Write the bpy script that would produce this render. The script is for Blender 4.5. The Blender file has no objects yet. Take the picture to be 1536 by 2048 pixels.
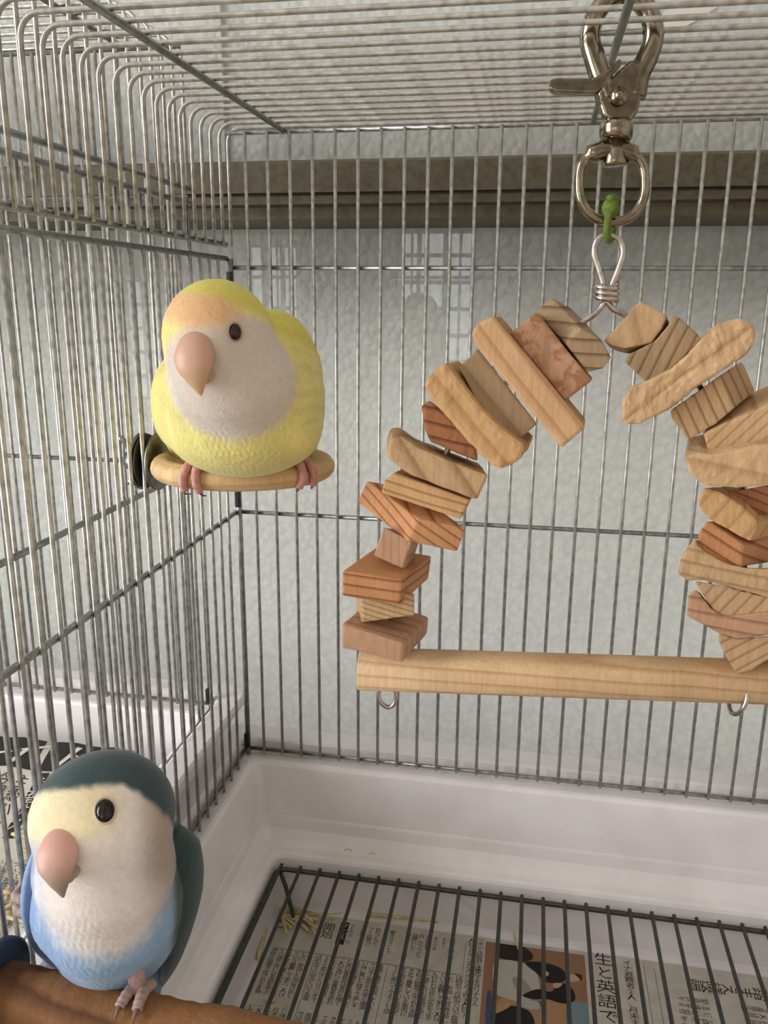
import bpy, bmesh, math, random
import numpy as np
from mathutils import Vector, Matrix, noise as mnoise

random.seed(7); rng = np.random.default_rng(7)
S = bpy.context.scene
C = S.collection

# ------------------------------------------------------------------ camera
F_PX, YAW, PITCH, ROLL = 1648.92, 0.17785, 0.25282, 0.00779
CAM = np.array([0.17132, -0.45944, 0.28537])
_f = np.array([-math.sin(YAW)*math.cos(PITCH), math.cos(YAW)*math.cos(PITCH), -math.sin(PITCH)])
_r0 = np.array([math.cos(YAW), math.sin(YAW), 0.0]); _u0 = np.cross(_r0, _f)
_r = math.cos(ROLL)*_r0 + math.sin(ROLL)*_u0
_u = -math.sin(ROLL)*_r0 + math.cos(ROLL)*_u0
cam = bpy.data.cameras.new('camera'); cam_o = bpy.data.objects.new('camera', cam); C.objects.link(cam_o)
cam.sensor_fit = 'HORIZONTAL'; cam.sensor_width = 36.0; cam.lens = 36.0*F_PX/1536.0
cam.clip_start = 0.01; cam.clip_end = 50
M = Matrix(((_r[0], _u[0], -_f[0], CAM[0]), (_r[1], _u[1], -_f[1], CAM[1]), (_r[2], _u[2], -_f[2], CAM[2]), (0, 0, 0, 1)))
cam_o.matrix_world = M
S.camera = cam_o
S.view_settings.view_transform = 'Standard'
try: S.view_settings.look = 'None'
except Exception: pass
S.view_settings.gamma = 1.0; S.view_settings.use_curve_mapping = False
S.view_settings.exposure = 0.0

def ray(x, y): return _f + _r*(x-768)/F_PX - _u*(y-1024)/F_PX
def onY(x, y, Y): v = ray(x, y); return CAM + v*(Y-CAM[1])/v[1]
def onX(x, y, X): v = ray(x, y); return CAM + v*(X-CAM[0])/v[0]
def onZ(x, y, Z): v = ray(x, y); return CAM + v*(Z-CAM[2])/v[2]

# ------------------------------------------------------------------ world and daylight
w = bpy.data.worlds.new('overcast_sky'); S.world = w; w.use_nodes = True
bg = w.node_tree.nodes['Background']; bg.inputs[0].default_value = (0.94, 0.97, 1.0, 1); bg.inputs[1].default_value = 5.0
def area(name, loc, target, sx, sy, power, col):
    l = bpy.data.lights.new(name, 'AREA'); l.shape = 'RECTANGLE'; l.size = sx; l.size_y = sy; l.energy = power; l.color = col
    o = bpy.data.objects.new(name, l); C.objects.link(o); o.location = loc
    o.rotation_euler = (Vector(target)-Vector(loc)).to_track_quat('-Z', 'Y').to_euler(); return o
# daylight of the tall balcony window in the left wall
area('daylight_balcony_window', (-1.66, -1.20, 0.60), (0.0, -1.20, 0.60), 1.25, 2.0, 64, (1.0, 0.99, 0.97))

# ------------------------------------------------------------------ materials
def lin(c): 
    c = np.asarray(c, float)/255.0
    return np.where(c <= 0.04045, c/12.92, ((c+0.055)/1.055)**2.4)
def L4(c): a = lin(c); return (float(a[0]), float(a[1]), float(a[2]), 1.0)
def newmat(name):
    m = bpy.data.materials.new(name); m.use_nodes = True
    nt = m.node_tree; b = nt.nodes['Principled BSDF']; return m, nt, b
def texco(nt, sock='Object', scale=(1, 1, 1), rot=(0, 0, 0), loc=(0, 0, 0)):
    t = nt.nodes.new('ShaderNodeTexCoord'); mp = nt.nodes.new('ShaderNodeMapping')
    mp.inputs['Scale'].default_value = scale; mp.inputs['Rotation'].default_value = rot; mp.inputs['Location'].default_value = loc
    nt.links.new(t.outputs[sock], mp.inputs[0]); return mp.outputs[0]
def noise(nt, vec, scale, detail=3, rough=0.5, dist=0.0):
    n = nt.nodes.new('ShaderNodeTexNoise'); n.inputs['Scale'].default_value = scale; n.inputs['Detail'].default_value = detail
    n.inputs['Roughness'].default_value = rough; n.inputs['Distortion'].default_value = dist
    nt.links.new(vec, n.inputs['Vector']); return n.outputs['Fac']
def ramp(nt, fac, stops):
    r = nt.nodes.new('ShaderNodeValToRGB'); e = r.color_ramp.elements
    e[0].position, e[0].color = stops[0][0], stops[0][1]; e[1].position, e[1].color = stops[-1][0], stops[-1][1]
    for p, c in stops[1:-1]:
        q = e.new(p); q.color = c
    nt.links.new(fac, r.inputs[0]); return r.outputs[0]
def mixc(nt, fac, a, b, mode='MIX'):
    m = nt.nodes.new('ShaderNodeMix'); m.data_type = 'RGBA'; m.blend_type = mode
    for s, v in ((m.inputs[0], fac), (m.inputs[6], a), (m.inputs[7], b)):
        if isinstance(v, (int, float, tuple)): s.default_value = v
        else: nt.links.new(v, s)
    return m.outputs[2]
def bump(nt, b, h, strength, dist):
    n = nt.nodes.new('ShaderNodeBump'); n.inputs['Strength'].default_value = strength; n.inputs['Distance'].default_value = dist
    nt.links.new(h, n.inputs['Height']); nt.links.new(n.outputs[0], b.inputs['Normal'])
def plain(name, col, rough=0.6, metal=0.0, var=0.0, scale=200):
    m, nt, b = newmat(name); b.inputs['Roughness'].default_value = rough; b.inputs['Metallic'].default_value = metal
    c = L4(col); b.inputs['Base Color'].default_value = c
    if var:
        v = texco(nt); n = noise(nt, v, scale, 4)
        d = tuple(x*(1-var) for x in c[:3])+(1,); l = tuple(min(1, x*(1+var)) for x in c[:3])+(1,)
        nt.links.new(ramp(nt, n, [(0.3, d), (0.7, l)]), b.inputs['Base Color'])
        bump(nt, b, n, 0.15, 0.0004)
    return m
def metal(name, col, rough, spots=None):
    m, nt, b = newmat(name); b.inputs['Metallic'].default_value = 1.0
    v = texco(nt, 'Generated', (1, 1, 1)); v2 = texco(nt, 'Object', (1, 1, 1))
    n = noise(nt, v2, 260, 4)
    c = L4(col); d = L4(tuple(0.82*x for x in col))
    base = ramp(nt, n, [(0.35, d), (0.6, c)])
    if spots:
        n2 = noise(nt, v2, 90, 6, 0.7)
        msk = ramp(nt, n2, [(0.66, (0, 0, 0, 1)), (0.74, (1, 1, 1, 1))])
        base = mixc(nt, msk, base, L4(spots))
    nt.links.new(base, b.inputs['Base Color'])
    r = nt.nodes.new('ShaderNodeMapRange'); r.inputs[3].default_value = rough*0.75; r.inputs[4].default_value = rough*1.3
    nt.links.new(n, r.inputs[0]); nt.links.new(r.outputs[0], b.inputs['Roughness'])
    return m
def wood(name, light, dark, period=0.004, rot=(0, 0, 0), contrast=1.0, mottle=None, rings=False, rough_h=0.0004):
    m, nt, b = newmat(name); b.inputs['Roughness'].default_value = 0.72
    b.inputs['Specular IOR Level'].default_value = 0.25
    v = texco(nt, 'Object', (1, 1, 1), rot)
    wv = nt.nodes.new('ShaderNodeTexWave'); wv.wave_type = 'RINGS' if rings else 'BANDS'; wv.bands_direction = 'X'; wv.wave_profile = 'SAW'
    wv.inputs['Scale'].default_value = 0.314/period; wv.inputs['Distortion'].default_value = 1.6
    wv.inputs['Detail'].default_value = 2; wv.inputs['Detail Scale'].default_value = 0.25
    nt.links.new(v, wv.inputs['Vector'])
    c = ramp(nt, wv.outputs['Fac'], [(0.0, L4(light)), (0.62, L4(light)), (0.90, L4(tuple(l+(d-l)*contrast for l, d in zip(light, dark)))), (1.0, L4(light))])
    vf = texco(nt, 'Object', (700, 700, 90), rot)
    nf = noise(nt, vf, 1.0, 3)
    c = mixc(nt, 0.35, c, ramp(nt, nf, [(0.3, (0.55, 0.5, 0.45, 1)), (0.7, (1, 1, 1, 1))]), 'MULTIPLY')
    if mottle:
        n3 = noise(nt, v, 190, 4, 0.6, 0.6)
        c = mixc(nt, ramp(nt, n3, [(0.47, (0, 0, 0, 1)), (0.58, (1, 1, 1, 1))]), c, L4(mottle))
    n4 = noise(nt, v, 55, 2)
    c = mixc(nt, 0.5, c, ramp(nt, n4, [(0.3, (0.78, 0.74, 0.70, 1)), (0.7, (1, 1, 1, 1))]), 'MULTIPLY')
    nt.links.new(c, b.inputs['Base Color'])
    bump(nt, b, noise(nt, v, 420, 5, 0.65), 0.6, rough_h)
    return m
WIRE = metal('galvanised_wire', (194, 194, 190), 0.33, (150, 130, 100))
BAR = metal('galvanised_bar', (165, 168, 166), 0.36)
GRATE = metal('tarnished_grate_wire', (96, 98, 94), 0.5, (70, 66, 58))
for _m in (WIRE, BAR): _m.node_tree.nodes['Principled BSDF'].inputs['Metallic'].default_value = 0.80
CHROME = metal('nickel_plated_steel', (150, 140, 122), 0.17)
ALU = metal('soft_wire', (200, 192, 186), 0.28)
WASHER = metal('dull_steel_washer', (135, 132, 124), 0.38)
RUBBER = plain('black_rubber', (22, 22, 24), 0.6)
NAVY = plain('navy_plastic', (38, 48, 62), 0.45)
CORD = plain('green_cord', (92, 112, 40), 0.8, 0, 0.3, 900)
def plastic():
    m, nt, b = newmat('white_plastic_tray'); b.inputs['Roughness'].default_value = 0.32
    v = texco(nt); n = noise(nt, v, 30, 5)
    nt.links.new(ramp(nt, n, [(0.35, L4((228, 224, 226))), (0.65, L4((238, 235, 238)))]), b.inputs['Base Color'])
    bump(nt, b, noise(nt, v, 60, 3), 0.08, 0.0006)
    return m
TRAY = plastic()
def paper():
    m, nt, b = newmat('newsprint'); b.inputs['Roughness'].default_value = 0.9
    v = texco(nt); n = noise(nt, v, 120, 5)
    nt.links.new(ramp(nt, n, [(0.3, L4((188, 182, 172))), (0.7, L4((206, 201, 192)))]), b.inputs['Base Color'])
    bump(nt, b, noise(nt, v, 40, 2), 0.25, 0.0012); return m
PAPER = paper()
INK = plain('printing_ink', (40, 38, 38), 0.9); INKW = plain('paper_white_print', (205, 200, 190), 0.9)
def foam():
    m, nt, b = newmat('expanded_polystyrene'); b.inputs['Roughness'].default_value = 0.55
    v = texco(nt)
    vo = nt.nodes.new('ShaderNodeTexVoronoi'); vo.feature = 'SMOOTH_F1'; vo.inputs['Scale'].default_value = 190; vo.inputs['Smoothness'].default_value = 0.25
    nt.links.new(v, vo.inputs['Vector'])
    n = noise(nt, v, 9, 3)
    nt.links.new(ramp(nt, n, [(0.3, L4((216, 218, 214))), (0.7, L4((232, 232, 229)))]), b.inputs['Base Color'])
    inv = nt.nodes.new('ShaderNodeMath'); inv.operation = 'MULTIPLY'; inv.inputs[1].default_value = -1
    nt.links.new(vo.outputs['Distance'], inv.inputs[0]); bump(nt, b, inv.outputs[0], 0.55, 0.0022)
    # daylight from outdoors seeps through the foam
    tr = nt.nodes.new('ShaderNodeBsdfTranslucent'); 
    nt.links.new(ramp(nt, vo.outputs['Distance'], [(0.05, (0.50, 0.486, 0.462, 1)), (0.40, (0.475, 0.462, 0.44, 1)), (0.62, (0.42, 0.408, 0.388, 1))]), tr.inputs[0]); nt.links.new(b.inputs['Normal'].links[0].from_socket, tr.inputs['Normal'])
    mx = nt.nodes.new('ShaderNodeMixShader'); mx.inputs[0].default_value = 0.60
    nt.links.new(b.outputs[0], mx.inputs[1]); nt.links.new(tr.outputs[0], mx.inputs[2])
    nt.links.new(mx.outputs[0], nt.nodes['Material Output'].inputs[0])
    return m
FOAM = foam()
def glass():
    m = bpy.data.materials.new('window_glass'); m.use_nodes = True; nt = m.node_tree; nt.nodes.clear()
    o = nt.nodes.new('ShaderNodeOutputMaterial'); t = nt.nodes.new('ShaderNodeBsdfTransparent'); g = nt.nodes.new('ShaderNodeBsdfGlossy')
    g.inputs['Roughness'].default_value = 0.01; fr = nt.nodes.new('ShaderNodeFresnel'); fr.inputs[0].default_value = 1.5
    t.inputs[0].default_value = (0.975, 0.98, 0.975, 1)
    ge = nt.nodes.new('ShaderNodeNewGeometry'); fm = nt.nodes.new('ShaderNodeMath'); fm.operation = 'MULTIPLY_ADD'; fm.inputs[1].default_value = -1.0; fm.inputs[2].default_value = 1.0
    nt.links.new(ge.outputs['Backfacing'], fm.inputs[0]); f2 = nt.nodes.new('ShaderNodeMath'); f2.operation = 'MULTIPLY'; nt.links.new(fm.outputs[0], f2.inputs[0]); nt.links.new(fr.outputs[0], f2.inputs[1])
    mx = nt.nodes.new('ShaderNodeMixShader'); nt.links.new(f2.outputs[0], mx.inputs[0]); nt.links.new(t.outputs[0], mx.inputs[1]); nt.links.new(g.outputs[0], mx.inputs[2])
    nt.links.new(mx.outputs[0], o.inputs[0]); return m
GLASS = glass()
RAIL = metal('bronze_aluminium_frame', (94, 87, 67), 0.55)
RAIL.node_tree.nodes['Principled BSDF'].inputs['Metallic'].default_value = 0.25
WALLM = plain('room_wallpaper', (198, 192, 182), 0.9, 0, 0.04, 60)
CEILM = plain('ceiling_paint', (205, 202, 196), 0.9); FLOORM = wood('floor_boards', (186, 158, 124), (150, 120, 88), 0.08)
TABLEM = wood('shelf_board', (196, 170, 138), (160, 130, 98), 0.03)
STRAW = plain('dry_hay', (204, 190, 142), 0.8, 0, 0.25, 300)

# ------------------------------------------------------------------ helpers
def link(o, parent=None):
    C.objects.link(o)
    if parent is not None: o.parent = parent
    return o
def mesh_obj(name, verts, faces, mat, parent=None, smooth=False, origin=None):
    verts = np.asarray(verts, float)
    if origin is not None: verts = verts-np.asarray(origin)
    me = bpy.data.meshes.new(name); me.from_pydata([tuple(map(float, v)) for v in verts], [], [tuple(f) for f in faces]); me.validate(); me.update()
    if smooth: me.polygons.foreach_set('use_smooth', [True]*len(me.polygons))
    if mat: me.materials.append(mat)
    o = bpy.data.objects.new(name, me)
    if origin is not None: o.location = tuple(map(float, origin))
    return link(o, parent)
def tag(o, label, cat, group=None):
    o['label'] = label; o['category'] = cat
    if group: o['group'] = group
    return o
def struct(o, label=None):
    o['kind'] = 'structure'
    return o
def thing(name, label, cat, loc=(0, 0, 0), group=None):
    o = bpy.data.objects.new(name, None); o.location = tuple(map(float, loc)); o.empty_display_size = 0.01; C.objects.link(o)
    return tag(o, label, cat, group)
def box_geo(c0, c1):
    x0, y0, z0 = c0; x1, y1, z1 = c1
    v = [(x0, y0, z0), (x1, y0, z0), (x1, y1, z0), (x0, y1, z0), (x0, y0, z1), (x1, y0, z1), (x1, y1, z1), (x0, y1, z1)]
    f = [(0, 3, 2, 1), (4, 5, 6, 7), (0, 1, 5, 4), (1, 2, 6, 5), (2, 3, 7, 6), (3, 0, 4, 7)]
    return v, f
def box(name, c0, c1, mat, parent=None, bevel=0.0, off=(0, 0, 0)):
    v, f = box_geo(c0, c1); o = mesh_obj(name, np.array(v)-np.array(off), f, mat, parent)
    if bevel: do_bevel(o, bevel)
    return o
def do_bevel(o, wdt, seg=2):
    bm = bmesh.new(); bm.from_mesh(o.data)
    bmesh.ops.recalc_face_normals(bm, faces=bm.faces)
    bmesh.ops.bevel(bm, geom=list(bm.edges), offset=wdt, segments=seg, affect='EDGES', profile=0.6, clamp_overlap=True)
    bm.to_mesh(o.data); bm.free()
def smooth_path(pts, n):
    """Catmull-Rom through pts"""
    P = np.asarray(pts, float); out = []
    Q = np.vstack([2*P[0]-P[1], P, 2*P[-1]-P[-2]])
    for i in range(1, len(Q)-2):
        for t in np.linspace(0, 1, n, endpoint=False):
            a, b, c, d = Q[i-1], Q[i], Q[i+1], Q[i+2]
            out.append(0.5*((2*b)+(c-a)*t+(2*a-5*b+4*c-d)*t*t+(3*b-a-3*c+d)*t**3))
    out.append(P[-1]); return np.array(out)
def tube_geo(pts, rad, n=8, closed=False, side=None, rad2=None, caps=True):
    """sweep; rad along 'side' direction, rad2 across it"""
    P = np.asarray(pts, float); k = len(P)
    R = np.full(k, rad, float) if np.isscalar(rad) else np.asarray(rad, float)
    R2 = R if rad2 is None else (np.full(k, rad2, float) if np.isscalar(rad2) else np.asarray(rad2, float))
    T = np.roll(P, -1, 0)-np.roll(P, 1, 0) if closed else np.gradient(P, axis=0)
    T /= np.linalg.norm(T, axis=1)[:, None]+1e-12
    V = []; prev = None
    for i in range(k):
        if side is not None: a = np.asarray(side, float)
        elif prev is None: a = np.array([0, 0, 1.0]) if abs(T[i][2]) < 0.9 else np.array([1.0, 0, 0])
        else: a = prev
        a = a-T[i]*(a@T[i]); a /= np.linalg.norm(a)+1e-12; prev = a
        b = np.cross(T[i], a)
        for j in range(n):
            t = 2*math.pi*j/n; V.append(P[i]+a*R[i]*math.cos(t)+b*R2[i]*math.sin(t))
    Fc = []
    for i in range(k if closed else k-1):
        for j in range(n):
            a0 = i*n+j; a1 = i*n+(j+1) % n; b0 = ((i+1) % k)*n+j; b1 = ((i+1) % k)*n+(j+1) % n
            Fc.append((a0, a1, b1, b0))
    if not closed and caps:
        Fc.append(tuple(range(n-1, -1, -1))); Fc.append(tuple(range((k-1)*n, k*n)))
    return np.array(V), Fc
def tube(name, pts, rad, mat, parent=None, n=8, closed=False, off=(0, 0, 0), **kw):
    v, f = tube_geo(pts, rad, n, closed, **kw)
    return mesh_obj(name, v-np.asarray(off), f, mat, parent, True)
def join_geo(gs):
    V = []; Fc = []; o = 0
    for v, f in gs:
        V.append(np.asarray(v)); Fc += [tuple(i+o for i in q) for q in f]; o += len(v)
    return np.vstack(V), Fc
def ellipsoid_geo(c, r, axes=None, nu=20, nv=14):
    V = []; Fc = []
    A = np.eye(3) if axes is None else np.asarray(axes)
    for i in range(nv+1):
        th = math.pi*i/nv
        for j in range(nu):
            ph = 2*math.pi*j/nu
            d = np.array([math.sin(th)*math.cos(ph)*r[0], math.sin(th)*math.sin(ph)*r[1], math.cos(th)*r[2]])
            V.append(np.asarray(c)+d@A)
    for i in range(nv):
        for j in range(nu):
            Fc.append((i*nu+j, (i+1)*nu+j, (i+1)*nu+(j+1) % nu, i*nu+(j+1) % nu))
    return np.array(V), Fc
def copy_part(src, parent, loc):
    o = src.copy(); C.objects.link(o); o.parent = parent; o.location = loc; return o

# ------------------------------------------------------------------ the room
RX0, RX1, RY0, RY1, RZ0, RZ1 = -1.72, 1.5, -2.45, 0.16, -0.50, 2.15
t = 0.08
struct(box('floor', (RX0-t, RY0-t, RZ0-t), (RX1+t, RY1+t, RZ0), FLOORM))
struct(box('ceiling', (RX0-t, RY0-t, RZ1), (RX1+t, RY1+t, RZ1+t), CEILM))
def wall_with_holes(name, axis, pos0, pos1, a0, a1, z0, z1, holes):
    """one mesh: the wall cut into boxes round its openings"""
    gs = []; cur = a0
    for h0, h1, hz0, hz1 in sorted(holes):
        gs.append((cur, h0, z0, z1)); gs.append((h0, h1, z0, hz0)); gs.append((h0, h1, hz1, z1)); cur = h1
    gs.append((cur, a1, z0, z1))
    geo = []
    for p0, p1, q0, q1 in gs:
        if p1-p0 < 1e-6 or q1-q0 < 1e-6: continue
        geo.append(box_geo((p0, pos0, q0), (p1, pos1, q1)) if axis == 'y' else box_geo((pos0, p0, q0), (pos1, p1, q1)))
    v, f = join_geo(geo); return struct(mesh_obj(name, v, f, WALLM))
WX0, WX1, WZ0, WZ1 = -1.2, 1.1, -0.14, 1.25           # the big window behind the cages
wall_with_holes('wall_back', 'y', RY1, RY1+t, RX0-t, RX1+t, RZ0, RZ1, [(WX0, WX1, WZ0, WZ1)])
GY = 0.100                                               # glass plane
def mirrored(x, y):                                       # where the view reflected in the glass meets the wall behind the viewer
    p = onY(x, y, GY); v = ray(x, y); k_ = (GY-RY0)/v[1]; return p[0]+v[0]*k_, p[2]+v[2]*k_
rear = []
for (xa, ya), (xb, yb_) in (((205, 560), (330, 800)), ((490, 490), (600, 800)), ((780, 455), (945, 725))):
    (u0, w1), (u1, w0) = mirrored(xa, ya), mirrored(xb, yb_); rear.append((u0, u1, w0, w1))
wall_with_holes('wall_front', 'y', RY0-t, RY0, RX0-t, RX1+t, RZ0, RZ1, rear)
wall_with_holes('wall_left', 'x', RX0-t, RX0, RY0, RY1, RZ0, RZ1, [(-1.86, -0.54, RZ0+0.08, 1.62)])
wall_with_holes('wall_right', 'x', RX1, RX1+t, RY0, RY1, RZ0, RZ1, [])
def sash(name, axis, p, a0, a1, z0, z1, nv, nh, wd=0.012):
    gs = []
    for i in range(nv+1):
        x = a0+(a1-a0)*i/nv; gs.append((x-wd/2, x+wd/2, z0, z1))
    for i in range(nh+1):
        z = z0+(z1-z0)*i/nh; gs.append((a0, a1, z-wd/2, z+wd/2))
    geo = [box_geo((q[0], p-0.012, q[2]), (q[1], p+0.012, q[3])) if axis == 'y' else box_geo((p-0.012, q[0], q[2]), (p+0.012, q[1], q[3])) for q in gs]
    v, f = join_geo(geo); return struct(mesh_obj(name, v, f, RAIL))
for i, (a0, a1, z0, z1) in enumerate(rear): sash('window_%d' % (i+3), 'y', RY0-0.03, a0, a1, z0, z1, 3, 5, 0.014)
sash('window_2', 'x', RX0-0.03, -1.86, -0.54, RZ0+0.08, 1.62, 2, 2, 0.04)

SA, SB = onY(443, 110, 0.112)[0], onY(491, 110, 0.112)[0]
# window_1: sliding window behind the cages, its bronze rail across, panes in front of polystyrene boards
win = bpy.data.objects.new('window_1', None); C.objects.link(win); win['kind'] = 'structure'
def rail_profile(x0, x1, prof, name, parent):
    V = []; n = len(prof)
    for x in (x0, x1):
        for y, z in prof: V.append((x, y, z))
    Fc = [(i, (i+1) % n, n+(i+1) % n, n+i) for i in range(n)]+[tuple(range(n-1, -1, -1)), tuple(range(n, 2*n))]
    return mesh_obj(name, V, Fc, RAIL, parent)
rail_profile(WX0, WX1, [(0.030, 0.3445), (0.030, 0.3605), (0.034, 0.3625), (0.128, 0.3625), (0.128, 0.3310), (0.040, 0.3310), (0.040, 0.3375), (0.033, 0.3385), (0.033, 0.3430), (0.037, 0.3435), (0.037, 0.3445)], 'meeting_rail', win)
for nm, x0, x1, z0, z1 in (('frame_side', WX0, WX0+0.04, WZ0, WZ1), ('frame_side', WX1-0.04, WX1, WZ0, WZ1), ('frame_head', WX0, WX1, WZ1-0.04, WZ1), ('frame_sill', WX0, WX1, WZ0, WZ0+0.03)):
    box(nm, (x0, 0.065, z0), (x1, 0.16, z1), RAIL, win)
box('pane', (WX0+0.04, GY, WZ0+0.03), (WX1-0.04, GY+0.004, 0.3315), GLASS, win)
box('pane', (WX0+0.04, GY, 0.362), (SA, GY+0.004, WZ1-0.04), GLASS, win)
box('pane', (SB, GY, 0.362), (WX1-0.04, GY+0.004, WZ1-0.04), GLASS, win)
tag(box('polystyrene_board', (WX0+0.04, 0.112, WZ0+0.03), (WX1-0.04, 0.135, 0.3330), FOAM), 'white beaded polystyrene board standing behind the lower glass below the bronze rail', 'foam board')
tag(box('polystyrene_board', (WX0+0.04, 0.112, 0.3625), (SA, 0.135, WZ1-0.04), FOAM), 'smooth grey-white polystyrene board above the rail, behind the roof of the cage with newspaper headline', 'foam board')
tag(box('polystyrene_board', (SB, 0.112, 0.3625), (WX1-0.04, 0.135, WZ1-0.04), FOAM), 'white beaded polystyrene board above the rail, behind the metal snap hook', 'foam board')
tag(box('polystyrene_strip', (SA+0.0006, 0.115, 0.3625), (SB-0.0006, 0.135, WZ1-0.04), FOAM), 'narrow pale polystyrene strip filling the upright gap between the two upper boards', 'foam strip')
box('added_shade_bar', (WX0, 0.158, 0.270), (WX1, 0.205, 0.450), RAIL, win)  # unseen bar added behind the boards to hold back sky light round the rail
tp = [onY(x, y, 0.1105) for x, y in ((1312, 50), (1330, 62), (1372, 52), (1402, 36), (1434, 14), (1420, 4), (1372, 10), (1330, 22))]
v = np.array(tp+[q+np.array([0, 0.0006, 0]) for q in tp]); n = len(tp)
tag(mesh_obj('paper_scrap', v, [tuple(range(n)), tuple(range(2*n-1, n-1, -1))]+[(i, n+i, n+(i+1) % n, (i+1) % n) for i in range(n)], INKW), 'small pale scrap of paper stuck on the foam above the snap hook', 'paper')
# shelf that carries the cages
tag(box('shelf_board', (-0.62, -0.50, -0.135), (0.75, 0.045, -0.110), TABLEM, None, 0.002), 'wooden shelf board carrying both bird cages', 'shelf')
for sx in (-0.60, 0.71):
    tag(box('shelf_support', (sx, -0.48, RZ0), (sx+0.02, 0.04, -0.1352), TABLEM), 'upright wooden panel holding the shelf board under the cage with %s' % ('the headline newspaper' if sx < 0 else 'the two birds'), 'shelf support')
tag(box('riser_board', (-0.43, -0.42, -0.1098), (-0.05, 0.005, -0.0802), TABLEM), 'thick wooden board raising the second cage on the shelf', 'board')

# ------------------------------------------------------------------ cages
WID, DEP, PIT = 0.384, 0.4125, 0.0125
WR, BR = 0.00098, 0.00130
def make_cage(name, label, ox, oz, roof, ztop, zmid, zup, tail):
    root = thing(name, label, 'bird cage', (ox, 0, oz))
    zlo = ztop
    # back panel
    v, f = tube_geo([(0, 0, -0.0010), (0, 0, roof-0.0025)], WR, 8); proto = mesh_obj('back_wire', v, f, WIRE, root, True)
    ks = int(round((WID-2*0.01075)/PIT))
    for k in range(ks+1):
        o = proto if k == 0 else copy_part(proto, root, (0, 0, 0)); o.location = (0.01075+k*PIT, 0, 0)
    for z in (0.0, zmid, ztop, roof-0.0025):
        tube('back_rail', [(0.0, 0.0022, z), (WID, 0.0022, z)], BR, BAR, root)
    # left and right panels, lower part
    for xs, dx in ((0.0, 1), (WID, -1)):
        v, f = tube_geo([(0, 0, -0.0035), (0, 0, zup-0.001)], WR, 8); proto = mesh_obj('side_wire', v, f, WIRE, root, True)
        ns = int((DEP-0.0188)/PIT)
        for k in range(ns+1):
            o = proto if k == 0 else copy_part(proto, root, (0, 0, 0)); o.location = (xs, -0.0188-k*PIT*1.007, 0)
        for z in (0.0, zmid, zup):
            tube('side_rail', [(xs-dx*0.0022, 0.0, z), (xs-dx*0.0022, -DEP, z)], BR*1.15, BAR, root)
        tube('upper_side_rail', [(xs-dx*0.0022, 0.0, zup+0.0075), (xs-dx*0.0022, -DEP, zup+0.0075)], BR*1.15, BAR, root)
        tube('corner_post', [(xs, 0.0, -0.003), (xs, 0.0, zup)], 0.0017, BAR, root)
        for z in (zup-0.012, zmid-0.003+0.012, 0.008):
            box('corner_clip', (xs+dx*0.0002-0.0016, -0.0042, z-0.0050), (xs+dx*0.0002+0.0016, -0.0012, z+0.0050), RUBBER, root, 0.0008)
    # roof wires: one wire down left, across, down right
    r = 0.0075
    pts = [(0, 0, zup+0.0070), (0, 0, roof-r)]+[(r-r*math.cos(a), 0, roof-r+r*math.sin(a)) for a in np.linspace(0.15, math.pi/2, 7)]
    pts += [(WID-p[0], p[1], p[2]) for p in reversed(pts)]
    v, f = tube_geo(pts, WR*1.04, 8); proto = mesh_obj('roof_wire', v, f, WIRE, root, True)
    for k in range(33):
        o = proto if k == 0 else copy_part(proto, root, (0, 0, 0)); o.location = (0, 0.0030-k*0.01258, 0)
    for x in (0.032, 0.1935, WID-0.032):
        tube('roof_bar', [(x, 0.001, roof-0.0022), (x, -DEP+0.01, roof-0.0022)], BR*1.15, BAR, root)
    tube('front_rail', [(0, -DEP, 0), (WID, -DEP, 0)], BR, BAR, root)
    return root
cageA = make_cage('bird_cage', 'galvanised wire cage housing the two birds, the wooden toy and the ring perch', 0, 0, 0.3745, 0.3017, 0.1597, 0.3065, 1)
cageB = make_cage('bird_cage', 'galvanised wire cage standing alongside with the bold black headline newspaper in its tray', -0.0245-WID, 0.0290, 0.3890, 0.3105, 0.1590, 0.3070, 0)

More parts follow.
